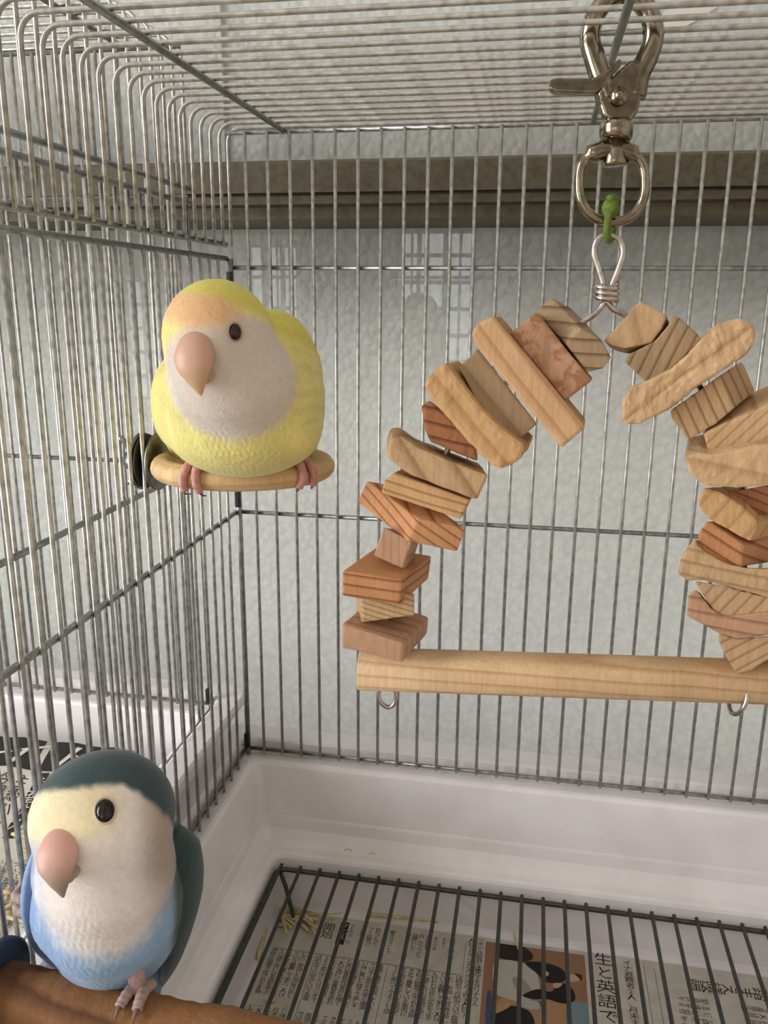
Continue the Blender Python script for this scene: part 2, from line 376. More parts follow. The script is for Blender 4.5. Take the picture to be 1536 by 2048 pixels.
def sweep_tray(name, label, ox, oz):
    prof = [(-0.0040, -0.1090), (-0.0060, -0.0300), (-0.0060, -0.0040), (-0.0205, -0.0030), (-0.0235, 0.0000), (-0.0235, 0.0040), (-0.0220, 0.0056), (-0.0070, 0.0056), (-0.0052, 0.0045), (-0.0048, -0.0030), (-0.0030, -0.0036),
            (0.0030, -0.0038), (0.0048, -0.0044), (0.0062, -0.0062), (0.0068, -0.0090), (0.0104, -0.0385), (0.0109, -0.0396), (0.0112, -0.0410), (0.0120, -0.0470), (0.0150, -0.0530), (0.0190, -0.0552), (0.0226, -0.0560), (0.0242, -0.0570), (0.0250, -0.0590),
            (0.0262, -0.0905), (0.0270, -0.0930), (0.0288, -0.0937)]
    if ox < 0: prof = [(d if d > -0.02 else d+0.0030, z) for d, z in prof]
    V = []; Fc = []; nseg = 6
    def ring(d, z):
        x0, x1, y0, y1 = d, WID-d, -DEP+d, -d
        r = 0.0140 if d < -0.003 else 0.0060; out = []
        for cx, cy, a0 in ((x1-r, y1-r, 0), (x0+r, y1-r, math.pi/2), (x0+r, y0+r, math.pi), (x1-r, y0+r, 1.5*math.pi)):
            for i in range(nseg+1):
                a = a0+math.pi/2*i/nseg; out.append((cx+r*math.cos(a), cy+r*math.sin(a), z))
        return out
    for d, z in prof: V += ring(d, z)
    n = 4*(nseg+1)
    for i in range(len(prof)-1):
        for j in range(n): Fc.append((i*n+j, i*n+(j+1) % n, (i+1)*n+(j+1) % n, (i+1)*n+j))
    Fc.append(tuple(range((len(prof)-1)*n, len(prof)*n)))
    Fc.append(tuple(range(n-1, -1, -1)))
    o = mesh_obj(name, V, Fc, TRAY, None, True); o.location = (ox, 0, oz)
    bm = bmesh.new(); bm.from_mesh(o.data); bmesh.ops.recalc_face_normals(bm, faces=bm.faces); bm.to_mesh(o.data); bm.free()
    try: o.data.set_sharp_from_angle(angle=math.radians(14))
    except Exception: pass
    return tag(o, label, 'tray')
sweep_tray('droppings_tray', 'white plastic tray with stepped rim under the cage that holds the birds', 0, 0)
sweep_tray('droppings_tray', 'white plastic tray of the cage alongside, holding the black headline newspaper', -0.0245-WID, 0.0290)

# floor grate
gz = -0.0635
grate = thing('floor_grate', 'tarnished dark wire floor grate standing on feet over the newspaper in the tray', 'grate', (0.19, -0.2, -0.0937))
go = np.array((0.19, -0.2, -0.0937))
gx0, gx1, gy1, gy0 = 0.0275, WID-0.0275, -0.0300, -DEP+0.030
r = 0.006; loop = []
for cx, cy, a0 in ((gx1-r, gy1-r, 0), (gx0+r, gy1-r, math.pi/2), (gx0+r, gy0+r, math.pi), (gx1-r, gy0+r, 1.5*math.pi)):
    for a in np.linspace(a0, a0+math.pi/2, 6): loop.append((cx+r*math.cos(a), cy+r*math.sin(a), gz))
tube('frame', loop, 0.0015, GRATE, grate, 8, True, go)
v, f = tube_geo([(0, gy1+0.0012, gz+0.0022), (0, gy0-0.0012, gz+0.0022)], 0.00115, 8); proto = mesh_obj('grate_wire', v-go*np.array([0, 1, 1]), f, GRATE, grate, True)
k = 0
while 0.0300+k*PIT < gx1-0.002:
    o = proto if k == 0 else copy_part(proto, grate, (0, 0, 0)); o.location = (0.0300+k*PIT-go[0], 0, 0); k += 1
for sx in (gx0+0.0035, gx1-0.0035):
    for sy, dr in ((gy1-0.004, -1), (gy0+0.004, 1)):
        sgn = 1 if sx < 0.19 else -1
        tube('foot', smooth_path([(sx, sy, gz), (sx+sgn*0.004, sy+dr*0.002, gz-0.010), (sx+sgn*0.010, sy+dr*0.006, -0.0920)], 5), 0.0014, GRATE, grate, 8, False, go)

# ------------------------------------------------------------------ wooden swing toy
TH = 0.10
def toyY(X): return -0.14+TH*(X-0.193)
def onToy(x, y, dy=0.0):
    v = ray(x, y); nrm = np.array([-TH, 1, 0]); c = -0.14-TH*0.193+dy
    return CAM+v*(c-nrm@CAM)/(nrm@v)
toy0 = onToy(1213, 600)
toy = thing('hanging_swing', 'triangular bird swing of threaded wood blocks on a wire above a wooden bar', 'bird toy', toy0)
WOODS = {
 'pale': ((214, 182, 142), (178, 138, 100)), 'tan': ((204, 172, 134), (148, 114, 82)), 'grey': ((172, 148, 118), (112, 90, 68)),
 'orange': ((204, 150, 108), (142, 90, 60)), 'rust': ((172, 118, 84), (108, 68, 48)), 'honey': ((216, 176, 128), (166, 120, 80)), 'rose': ((200, 160, 130), (150, 110, 88)), 'peach': ((218, 178, 138), (180, 136, 98))}
def block(poly, back, depth, kind, period=0.004, rot=(0, 0, 0), bev=0.0008, dy=0.0, mottle=None, contrast=1.0, lump=0.0, rings=False, tilt=(0.0, 0.0)):
    """front outline in pixels, (index, px of the back copy of that corner), depth in metres"""
    P = []
    cx = sum(q[0] for q in poly)/len(poly); cy = sum(q[1] for q in poly)/len(poly)
    for x, y in poly: P.append(onToy(x, y, dy-depth/2+tilt[0]*(x-cx)*0.0002+tilt[1]*(y-cy)*0.0002))
    P = np.array(P)
    if back: i, bx, by = back; vec = onToy(bx, by, dy+depth/2)-P[i]
    else:
        vr = ray(cx, cy); vec = vr*depth/vr[1]
    n = len(P)
    V = np.vstack([P, P+vec]); Fc = [tuple(range(n)), tuple(range(2*n-1, n-1, -1))]+[(i, n+i, n+(i+1) % n, (i+1) % n) for i in range(n)]
    org = V.mean(0)
    l, d = WOODS[kind]
    m = wood('wood_%s_%d' % (kind, len(toy.children)), l, d, period, rot, contrast, mottle, rings)
    o = mesh_obj('wood_block', V, Fc, m, None, False, org)
    o.parent = toy; o.location = tuple(org-toy0)
    do_bevel(o, bev, 2)
    if lump:
        bm = bmesh.new(); bm.from_mesh(o.data)
        bmesh.ops.triangulate(bm, faces=bm.faces)
        for _ in range(3):
            bmesh.ops.subdivide_edges(bm, edges=[e for e in bm.edges if e.calc_length() > 0.0022], cuts=1, use_grid_fill=False)
            bmesh.ops.triangulate(bm, faces=bm.faces)
        bm.normal_update(); s = random.random()*50
        for vv in bm.verts:
            c = vv.co+Vector((s, s, s))
            h = 1.3*mnoise.noise(c*210)+0.9*mnoise.noise(c*520)
            vv.co += vv.normal*h*lump
        bm.to_mesh(o.data); bm.free()
    return o
D = math.radians
# left chain, from the bar upwards
block([(683, 1248), (808, 1287), (805, 1325), (682, 1296)], (1, 858, 1233), 0.030, 'rose', 0.006, (0, 0, D(80)), 0.0012, contrast=0.6, lump=0.00012)
block([(723, 1196), (829, 1186), (829, 1230), (724, 1245)], (0, 711, 1197), 0.022, 'tan', 0.0022, (0, D(74), 0), 0.0006)
block([(685, 1141), (805, 1161), (798, 1212), (683, 1192)], (1, 864, 1111), 0.030, 'orange', 0.0042, (0, D(84), 0), 0.0010)
block([(767, 1054), (824, 1084), (806, 1137), (747, 1111)], (1, 838, 1085), 0.020, 'rose', 0.003, (D(40), 0, 0), 0.0007, contrast=0.4)
block([(837, 1038), (932, 1057), (915, 1104), (815, 1083)], (0, 734, 961), 0.022, 'orange', 0.0036, (0, D(55), 0), 0.0007)
block([(790, 944), (940, 1000), (921, 1039), (840, 1012), (762, 986), (768, 962)], (0, 806, 936), 0.020, 'honey', 0.0036, (0, D(74), 0), 0.0009)
block([(784, 874), (802, 872), (836, 896), (942, 938), (977, 951), (955, 1001), (820, 950), (775, 916), (776, 890)], (3, 928, 915), 0.026, 'tan', 0.012, (0, D(35), 0), 0.0012, lump=0.0002, contrast=0.7)
block([(842, 812), (860, 800), (950, 880), (956, 922), (900, 900), (862, 884), (850, 858)], None, 0.018, 'rust', 0.0052, (0, D(78), 0), 0.0012, lump=0.0002)
block([(890, 725), (925, 770), (962, 818), (1010, 862), (1052, 890), (1040, 920), (1005, 939), (985, 934), (935, 884), (880, 820), (856, 795), (846, 768), (866, 742)], (1, 950, 760), 0.026, 'honey', 0.010, (0, D(42), 0), 0.0016, lump=0.00025, dy=-0.003, contrast=0.5)
block([(918, 735), (955, 697), (1012, 768), (1074, 848), (1036, 882), (960, 815)], None, 0.022, 'grey', 0.008, (0, D(42), 0), 0.0006, lump=0.00015, contrast=0.35)
block([(955, 646), (988, 632), (1171, 855), (1123, 897), (950, 690), (942, 668)], (2, 1173, 840), 0.022, 'peach', 0.0065, (0, D(40), 0), 0.0012, dy=-0.004, contrast=0.7)
block([(1071, 624), (1184, 761), (1131, 802), (1020, 667)], (1, 1186, 757), 0.022, 'rose', 0.02, (0, 0, 0), 0.0009, mottle=(166, 118, 90), contrast=0.4)
block([(1162, 657), (1205, 681), (1224, 716), (1206, 738), (1176, 746), (1131, 688)], (0, 1101, 593), 0.020, 'grey', 0.0050, (0, D(88), 0), 0.0008, contrast=1.0)
# right chain
block([(1207, 681), (1255, 630), (1267, 612), (1276, 606), (1281, 600), (1287, 607), (1298, 610), (1335, 632), (1322, 659), (1303, 685), (1250, 697), (1222, 690)], (10, 1258, 708), 0.014, 'tan', 0.012, (0, D(20), 0), 0.0010, lump=0.00015, contrast=0.5)
block([(1344, 631), (1362, 637), (1403, 676), (1382, 702), (1303, 775), (1248, 723), (1257, 709), (1309, 683), (1340, 646)], None, 0.020, 'grey', 0.0042, (0, D(-22), 0), 0.0007, contrast=0.9, lump=0.0001)
block([(1471, 637), (1482, 637), (1502, 648), (1511, 661), (1508, 687), (1495, 707), (1447, 738), (1397, 772), (1336, 821), (1283, 845), (1255, 850), (1244, 838), (1245, 799), (1261, 775), (1292, 762), (1342, 740), (1371, 713), (1419, 661), (1436, 648)], None, 0.020, 'pale', 0.007, (0, D(-50), 0), 0.0028, dy=-0.007, lump=0.00045, contrast=0.7, mottle=None)
block([(1340, 821), (1390, 788), (1438, 753), (1467, 816), (1432, 847), (1406, 864), (1377, 880), (1357, 858), (1342, 838)], (2, 1484, 722), 0.022, 'tan', 0.0038, (0, D(30), 0), 0.0008, contrast=1.0, lump=0.00015)
block([(1406, 868), (1450, 846), (1505, 823), (1536, 808), (1575, 795), (1580, 878), (1536, 887), (1447, 906), (1418, 911)], (2, 1515, 780), 0.026, 'pale', 0.0034, (0, D(-42), 0), 0.0010, contrast=0.9, dy=0.002)
block([(1368, 912), (1400, 906), (1414, 910), (1536, 887), (1580, 876), (1582, 958), (1536, 971), (1481, 978), (1415, 974), (1392, 961), (1376, 945)], (1, 1404, 868), 0.030, 'pale', 0.012, (0, D(80), 0), 0.0022, lump=0.0003, contrast=0.6, dy=-0.004)
block([(1462, 984), (1536, 970), (1582, 962), (1582, 1010), (1536, 1030), (1470, 1020)], None, 0.020, 'rust', 0.0032, (0, D(70), 0), 0.0008, contrast=0.9, dy=0.004)
block([(1406, 975), (1440, 984), (1482, 1010), (1518, 1046), (1500, 1085), (1415, 1038), (1398, 1018), (1395, 997)], (3, 1566, 1036), 0.026, 'honey', 0.007, (0, D(-35), 0), 0.0012, lump=0.0002, contrast=0.5)
block([(1414, 1041), (1488, 1090), (1483, 1135), (1449, 1127), (1406, 1105), (1393, 1086), (1397, 1064)], (1, 1566, 1080), 0.024, 'orange', 0.0048, (0, D(60), 0), 0.0010, lump=0.00015)
block([(1359, 1120), (1369, 1103), (1391, 1075), (1395, 1092), (1447, 1125), (1483, 1135), (1536, 1137), (1580, 1130), (1580, 1205), (1536, 1196), (1406, 1160), (1374, 1160), (1357, 1148)], None, 0.032, 'tan', 0.005, (0, D(80), 0), 0.0012, lump=0.00025, contrast=0.6, dy=0.002)
block([(1389, 1162), (1434, 1170), (1540, 1196), (1580, 1200), (1580, 1222), (1536, 1226), (1450, 1236), (1425, 1219)], None, 0.026, 'tan', 0.0046, (0, D(-35), 0), 0.0008, contrast=0.7)
block([(1376, 1191), (1391, 1178), (1425, 1220), (1449, 1232), (1536, 1223), (1575, 1215), (1575, 1262), (1536, 1270), (1475, 1278), (1436, 1265), (1374, 1232)], None, 0.028, 'rose', 0.0052, (0, D(82), 0), 0.0010, contrast=0.9, lump=0.00012)
block([(1437, 1266), (1475, 1278), (1536, 1272), (1575, 1268), (1575, 1305), (1530, 1322), (1500, 1342), (1473, 1347), (1451, 1312), (1438, 1284)], None, 0.024, 'tan', 0.0044, (0, D(-55), 0), 0.0009, contrast=0.8)
# the bar the bird would sit on
bl = onToy(718, 1334); br_ = onToy(1536, 1356); dirx = br_-bl; L = np.linalg.norm(dirx); dirx /= L; dirx[2] *= 0.6; dirx /= np.linalg.norm(dirx)
barp = []
for a in np.linspace(0, 2*math.pi, 20, endpoint=False):
    ca, sa = math.cos(a), math.sin(a); e = 0.62
    barp.append((math.copysign(abs(ca)**e, ca)*0.0088, math.copysign(abs(sa)**e, sa)*0.0079))
nd = np.array([-dirx[1], dirx[0], 0]); V = []
for s in (0, 0.0006, 0.19, 0.1906):
    k = 0.93 if s in (0, 0.1906) else 1.0
    for y, z in barp: V.append(bl+dirx*s+nd*y*k+np.array([0, 0, z*k-0.0006]))
n = len(barp); Fc = [tuple(range(n)), tuple(range(4*n-1, 3*n-1, -1))]
for i in range(3):
    for j in range(n): Fc.append((i*n+j, (i+1)*n+j, (i+1)*n+(j+1) % n, i*n+(j+1) % n))
bar = mesh_obj('perch_bar', np.array(V)-toy0, Fc, wood('wood_perch_bar', (224, 192, 152), (188, 146, 106), 0.0052, (D(0), D(88), 0), 0.7), toy, True)
# threading wire
def P3(pts, dy=0.0): return [onToy(x, y, dy) for x, y in pts]
lw = smooth_path(P3([(1214, 596), (1196, 622), (1172, 640), (1100, 690), (1020, 760), (940, 830), (880, 930), (840, 1020), (790, 1120), (772, 1220), (770, 1330), (774, 1376)]), 6)
rw = smooth_path(P3([(1210, 596), (1226, 618), (1252, 632), (1310, 680), (1390, 760), (1440, 850), (1480, 950), (1490, 1080), (1485, 1200), (1480, 1300), (1480, 1376)]), 6)
tube('thread_wire', lw, 0.0011, ALU, toy, 8, False, toy0); tube('thread_wire', rw, 0.0011, ALU, toy, 8, False, toy0)
tear = smooth_path(P3([(1206, 600), (1208, 575), (1197, 535), (1188, 505), (1195, 480), (1216, 470), (1238, 480), (1246, 505), (1236, 540), (1222, 575), (1219, 600)]), 6)
tube('wire_eye', tear, 0.00115, ALU, toy, 8, False, toy0)
cpt = []
for i in range(3*16+1):
    a = 2*math.pi*i/16; yy = 568+i/48*32
    q = onToy(1213, yy); cpt.append(q+np.array([0.0036*math.cos(a), 0.0030*math.sin(a), 0.0]))
tube('wire_wrap', cpt, 0.0011, ALU, toy, 8, False, toy0)
h1 = smooth_path(P3([(783, 1366), (792, 1386), (788, 1408), (775, 1414), (760, 1402), (758, 1382), (770, 1364)]), 6)
tube('wire_hook', h1, 0.00095, ALU, toy, 8, False, toy0)
c2 = onToy(1476, 1398, -0.004)
h2 = [c2+np.array([0.0012*math.sin(a), -0.0055*math.sin(a), 0.0062*math.cos(a)])+np.array([0.0018*math.cos(a), 0, 0]) for a in np.linspace(0.2, 2*math.pi-0.2, 20)]
tube('wire_hook', h2, 0.00095, ALU, toy, 8, False, toy0)

# ------------------------------------------------------------------ snap hook and cord
sh0 = onToy(1240, 20)
hook = thing('snap_hook', 'large nickel-plated swivel snap hook with thumb lever clipped over the roof wires', 'snap hook', sh0)
def T3(x, y, dy=0.0): return onToy(x, y, dy)
# upper hook loop
lp = smooth_path([T3(1216, 200), T3(1204, 160), T3(1190, 118), T3(1180, 75), T3(1192, 28), T3(1225, -8), T3(1262, -10), T3(1296, 22), T3(1307, 68), T3(1296, 112), T3(1278, 150), T3(1268, 195)], 6)
kk = len(lp); rr = 0.0026+0.0014*np.concatenate([np.linspace(1, 0.35, kk//2), np.linspace(0.35, 1, kk-kk//2)])
tube('hook_loop', lp, rr, CHROME, hook, 14, False, sh0)
def plate(name, poly, th, dy=0.0, bev=0.0012, mat=CHROME):
    A = [onToy(x, y, dy-th/2) for x, y in poly]; B = [q+np.array([0, th, 0]) for q in A]; n = len(A)
    o = mesh_obj(name, np.array(A+B)-sh0, [tuple(range(n)), tuple(range(2*n-1, n-1, -1))]+[(i, n+i, n+(i+1) % n, (i+1) % n) for i in range(n)], mat, hook)
    do_bevel(o, bev, 3); return o
plate('body', [(1284, 128), (1264, 118), (1240, 138), (1218, 160), (1200, 182), (1199, 206), (1208, 232), (1226, 246), (1258, 246), (1276, 224), (1284, 190)], 0.0075)
lever = plate('thumb_lever', [(1098, 160), (1112, 155), (1186, 156), (1214, 140), (1240, 116), (1246, 124), (1224, 150), (1206, 176), (1190, 187), (1110, 184), (1098, 178)], 0.0050, -0.0016, 0.0014)
rc = onToy(1238, 192, -0.0046)
tube('rivet', [rc, rc+np.array([0, -0.0012, 0])], 0.0030, CHROME, hook, 18, False, sh0)
tube('rivet', [rc+np.array([0, -0.0008, 0]), rc+np.array([0, -0.0022, 0])], 0.0017, CHROME, hook, 14, False, sh0)
nk = [T3(1234, 240), T3(1233, 252), T3(1232, 274), T3(1231, 279)]
tube('neck', nk, [0.0050, 0.0058, 0.0056, 0.0050], CHROME, hook, 18, False, sh0)
tube('swivel_post', [T3(1231, 278), T3(1230, 318), T3(1230, 330), T3(1230, 334)], [0.0034, 0.0040, 0.0046, 0.0030], CHROME, hook, 16, False, sh0)
ringp = []
for a in np.linspace(0, 2*math.pi, 48, endpoint=False):
    ca, sa = math.cos(a), math.sin(a)
    px = 1224+66*math.copysign(abs(ca)**0.88, ca); py = 372-72*(math.copysign(abs(sa)**(0.62 if sa > 0 else 0.95), sa))
    ringp.append(onToy(px, py))
rr = [0.0017+(0.0016 if 0.75*math.pi > a > 0.25*math.pi else 0.0) for a in np.linspace(0, 2*math.pi, 48, endpoint=False)]
tube('swivel_ring', ringp, rr, CHROME, hook, 12, True, sh0)
cd0 = onToy(1218, 478)
cord = thing('cord_loop', 'short knotted green cord tying the toy wire to the snap hook ring', 'cord', cd0)
tube('loop', smooth_path([T3(1222, 410, -0.004), T3(1216, 440, -0.0042), T3(1214, 468, -0.003), T3(1218, 480, 0.000), T3(1224, 470, 0.003), T3(1226, 440, 0.0042), T3(1224, 412, 0.003), T3(1222, 408, -0.001)], 6), 0.0014, CORD, cord, 10, False, cd0)
v, f = join_geo([ellipsoid_geo(T3(1221, 416, -0.003), (0.0030, 0.0030, 0.0034)), ellipsoid_geo(T3(1225, 403, -0.002), (0.0023, 0.0024, 0.0026)), tube_geo([T3(1222, 404, -0.003), T3(1228, 396, -0.004), T3(1216, 398, -0.005)], 0.0013)])
mesh_obj('knot', v-cd0, f, CORD, cord, True)

# ------------------------------------------------------------------ ring perch
RC = np.array([0.0440, -0.1100, 0.2120]); RR, RT = 0.0360, 0.0050
rp = thing('ring_perch', 'round pale wooden ring perch bolted to the cage side under the yellow bird', 'perch', (0, RC[1], RC[2]))
ro = np.array([0, RC[1], RC[2]])
tube('wooden_ring', [RC+np.array([RR*math.cos(a), RR*math.sin(a), -0.0012*math.sin(a)]) for a in np.linspace(0, 2*math.pi, 64, endpoint=False)], RT, wood('wood_ring_perch', (230, 200, 154), (204, 166, 114), 0.006, (0, D(90), 0), 0.6, rough_h=0.0001), rp, 16, True, ro)
def disc(name, x, r_, th, mat):
    return tube(name, [(x-th/2, RC[1], RC[2]), (x-th/2+0.0003, RC[1], RC[2]), (x+th/2-0.0003, RC[1], RC[2]), (x+th/2, RC[1], RC[2])], [r_*0.97, r_, r_, r_*0.97], mat, rp, 40, False, ro)
disc('washer', 0.0026, 0.0132, 0.0016, WASHER); disc('washer', -0.0052, 0.0132, 0.0016, WASHER); disc('rubber_washer', -0.0032, 0.0126, 0.0014, RUBBER)
tube('bolt', [(-0.014, RC[1], RC[2]), (0.008, RC[1], RC[2])], 0.0024, WASHER, rp, 12, False, ro)
wn = [tube_geo([(-0.013, RC[1], RC[2]), (-0.0062, RC[1], RC[2])], [0.0040, 0.0052], 14)]
for s in (-1, 1):
    wn.append(tube_geo(smooth_path([(-0.009, RC[1], RC[2]+s*0.002), (-0.011, RC[1]-s*0.002, RC[2]+s*0.007), (-0.014, RC[1]-s*0.003, RC[2]+s*0.0115)], 4), 0.0018, 10, False, side=(0, 1, 0), rad2=0.0012, caps=True))
v, f = join_geo(wn); mesh_obj('wing_nut', v-ro, f, metal('zinc_wing_nut', (176, 180, 184), 0.3), rp, True)

# ------------------------------------------------------------------ brown wooden perch low at the side
pc = np.array([0.006, -0.2570, 0.0580]); PR = 0.0092
pp = thing('wooden_perch', 'rough brown wooden perch rod with a navy mounting disc, under the blue bird', 'perch', (0, pc[1], pc[2]))
po = np.array([0, pc[1], pc[2]])
xs = np.linspace(0, 0.16, 60); pts = []; rad = []
for x in xs:
    pts.append((0.004+x, pc[1]-0.02*x, pc[2]-0.035*x)); rad.append(PR*(1+0.05*math.sin(x*90)+0.03*math.sin(x*240+1)))
v, f = tube_geo(pts, rad, 28)
v = v+0.0003*np.sin(v*900)[:, [1, 2, 0]]
mesh_obj('rod', v-po, f, wood('wood_brown_perch', (146, 104, 68), (92, 60, 36), 0.012, (0, D(82), 0), 0.9, mottle=None, rough_h=0.0008), pp, True)
tube('mounting_disc', [(0.0022, pc[1], pc[2]+0.001), (0.0026, pc[1], pc[2]+0.001), (0.0052, pc[1], pc[2]+0.001), (0.0058, pc[1], pc[2]+0.001)], [0.0155, 0.0162, 0.0162, 0.0150], NAVY, pp, 40, False, po)
tube('bolt', [(-0.008, pc[1], pc[2]), (0.004, pc[1], pc[2])], 0.0026, WASHER, pp, 12, False, po)
tube('washer', [(-0.0042, pc[1], pc[2]), (-0.0026, pc[1], pc[2])], 0.0125, WASHER, pp, 32, False, po)

# ------------------------------------------------------------------ birds
def sd_ell(P, c, r, A=None):
    d = P-c
    if A is not None: d = d@A.T
    k0 = np.linalg.norm(d/r, axis=1); k1 = np.linalg.norm(d/(r*r), axis=1)+1e-9
    return k0*(k0-1)/k1
def smin(a, b, k):
    h = np.clip(0.5+0.5*(b-a)/k, 0, 1); return b*(1-h)+a*h-k*h*(1-h)
class Field:
    def __init__(s, parts, k): s.parts = parts; s.k = k
    def __call__(s, P):
        d = None
        for c, r, A in s.parts:
            e = sd_ell(P, c, r, A); d = e if d is None else smin(d, e, s.k)
        return d
    def hit(s, x, y):
        v = ray(x, y); v = v/np.linalg.norm(v); t_ = 0.1
        for _ in range(200):
            d = s((CAM+v*t_)[None])[0]
            if d < 2e-5: break
            t_ += max(d*0.7, 1e-5)
            if t_ > 1: break
        return CAM+v*t_
    def normal(s, p):
        e = 2e-4; n = np.array([s((p+d)[None])[0]-s((p-d)[None])[0] for d in np.eye(3)*e]); return n/np.linalg.norm(n)
def vnoise(P, f, seed=0):
    a = P*f+seed
    return (np.sin(a[:, 0]+1.7*np.sin(a[:, 1]*1.1))+np.sin(a[:, 1]*1.3+1.9*np.sin(a[:, 2]*0.9))+np.sin(a[:, 2]*1.2+1.6*np.sin(a[:, 0]*1.05)))/3
def sstep(a, b, x): t_ = np.clip((x-a)/(b-a), 0, 1); return t_*t_*(3-2*t_)
def feather_mat(name):
    m, nt, b = newmat(name); a = nt.nodes.new('ShaderNodeVertexColor'); a.layer_name = 'Col'
    b.inputs['Roughness'].default_value = 0.85; b.inputs['Specular IOR Level'].default_value = 0.12
    v = texco(nt, 'Object'); n = noise(nt, v, 520, 3)
    c = mixc(nt, 0.30, a.outputs[0], ramp(nt, n, [(0.3, (0.72, 0.72, 0.72, 1)), (0.7, (1.06, 1.06, 1.06, 1))]), 'MULTIPLY')
    nt.links.new(c, b.inputs['Base Color'])
    b.inputs['Sheen Weight'].default_value = 0.25; b.inputs['Sheen Roughness'].default_value = 0.5
    b.inputs['Subsurface Weight'].default_value = 0.0
    bump(nt, b, noise(nt, v, 700, 3), 0.35, 0.0006); return m
FEATHER = feather_mat('plumage')
def set_cols(me, cols):
    a = me.color_attributes.new('Col', 'FLOAT_COLOR', 'POINT')
    c4 = np.ones((len(me.vertices), 4), np.float32); c4[:, :3] = cols; a.data.foreach_set('color', c4.ravel())
def ico(n):
    bm = bmesh.new(); bmesh.ops.create_icosphere(bm, subdivisions=n, radius=1); bm.verts.ensure_lookup_table()
    V = np.array([v.co[:] for v in bm.verts]); Fc = [tuple(v.index for v in f.verts) for f in bm.faces]; bm.free(); return V, Fc
ICO = ico(7)
def surface(field, centre, maxr=0.1):
    d, Fc = ICO; d = d/np.linalg.norm(d, axis=1)[:, None]
    ts = np.linspace(maxr, 0.002, 50); last = np.full(len(d), maxr); lo = np.zeros(len(d)); found = np.zeros(len(d), bool)
    for t_ in ts:
        ins = field(centre+d*t_) < 0
        new = ins & ~found; lo[new] = t_; found |= ins; last[~found] = t_
    hi = last
    for _ in range(14):
        mid = (lo+hi)/2; ins = field(centre+d*mid[:, None]) < 0
        lo = np.where(ins, mid, lo); hi = np.where(ins, hi, mid)
    return centre+d*lo[:, None], Fc
def vnormals(V, Fc):
    F3 = np.array(Fc); a = np.cross(V[F3[:, 1]]-V[F3[:, 0]], V[F3[:, 2]]-V[F3[:, 0]]); N = np.zeros_like(V)
    for i in range(3): np.add.at(N, F3[:, i], a)
    return N/(np.linalg.norm(N, axis=1)[:, None]+1e-12)
EYE_D = plain('bird_eye_dark', (10, 8, 8), 0.06); EYE_B = plain('bird_eye_brown', (46, 18, 10), 0.08)
SKIN = plain('bird_foot_skin', (205, 150, 142), 0.6, 0, 0.18, 700); SKING = plain('bird_foot_grey', (168, 142, 138), 0.6, 0, 0.2, 700)
CLAW = plain('bird_claw', (120, 92, 84), 0.4)
def beak_mat(name, stops, axis_top, axis_bot):
    m, nt, b = newmat(name); a = nt.nodes.new('ShaderNodeVertexColor'); a.layer_name = 'Col'; b.inputs['Roughness'].default_value = 0.42
    n = noise(nt, texco(nt), 400, 3)
    nt.links.new(mixc(nt, 0.25, a.outputs[0], ramp(nt, n, [(0.3, (0.8, 0.8, 0.8, 1)), (0.7, (1, 1, 1, 1))]), 'MULTIPLY'), b.inputs['Base Color']); return m
BEAK = beak_mat('beak_horn', None, 0, 0)
def make_beak(parent, off, base, fwd, up, sc, c_base, c_tip, c_low, ws=1.2):
    fwd = np.asarray(fwd, float); fwd /= np.linalg.norm(fwd); side = np.cross(fwd, up); side /= np.linalg.norm(side); up = np.cross(side, fwd)
    path = np.array([(-5.0, 5.2), (-0.5, 5.0), (3.4, 3.2), (6.0, -1.0), (6.9, -5.0), (6.3, -8.8), (5.0, -12.2), (4.0, -14.6)])
    rs = np.array([1.6, 2.8, 4.6, 5.7, 5.0, 3.2, 1.5, 0.35]); rn = np.array([2.4, 3.2, 4.0, 4.3, 3.6, 2.4, 1.2, 0.35])
    t_ = np.arange(len(path)); tt = np.linspace(0, len(path)-1, 36)
    sp = smooth_path(np.column_stack([path, np.zeros(len(path))]), 5)[:, :2]
    RS = np.interp(np.linspace(0, 7, len(sp)), t_, rs); RN = np.interp(np.linspace(0, 7, len(sp)), t_, rn)
    P = np.array([base+sc*0.001*(fwd*a+up*b_) for a, b_ in sp])
    v, f = tube_geo(P, RS*sc*ws*0.001, 22, False, side=side, rad2=RN*sc*0.001)
    o = mesh_obj('upper_beak', v-off, f, BEAK, parent, True)
    s = np.repeat(np.linspace(0, 1, len(sp)), 22)[:, None]; k = sstep(0.42, 0.85, s)
    set_cols(o.data, lin(c_base)*(1-k)+lin(c_tip)*k)
    path2 = np.array([(-3.0, -3.8), (0.5, -6.4), (2.6, -8.6), (3.6, -10.4)]); sp = smooth_path(np.column_stack([path2, np.zeros(4)]), 5)[:, :2]
    P = np.array([base+sc*0.001*(fwd*a+up*b_) for a, b_ in sp]); q = np.linspace(0, 3, len(sp))
    v, f = tube_geo(P, np.interp(q, range(4), (4.6, 4.8, 4.2, 2.6))*sc*ws*0.92*0.001, 18, False, side=side, rad2=np.interp(q, range(4), (3.5, 3.4, 2.6, 1.2))*sc*0.001)
    o = mesh_obj('lower_beak', v-off, f, BEAK, parent, True); set_cols(o.data, np.tile(lin(c_low), (len(v), 1)))
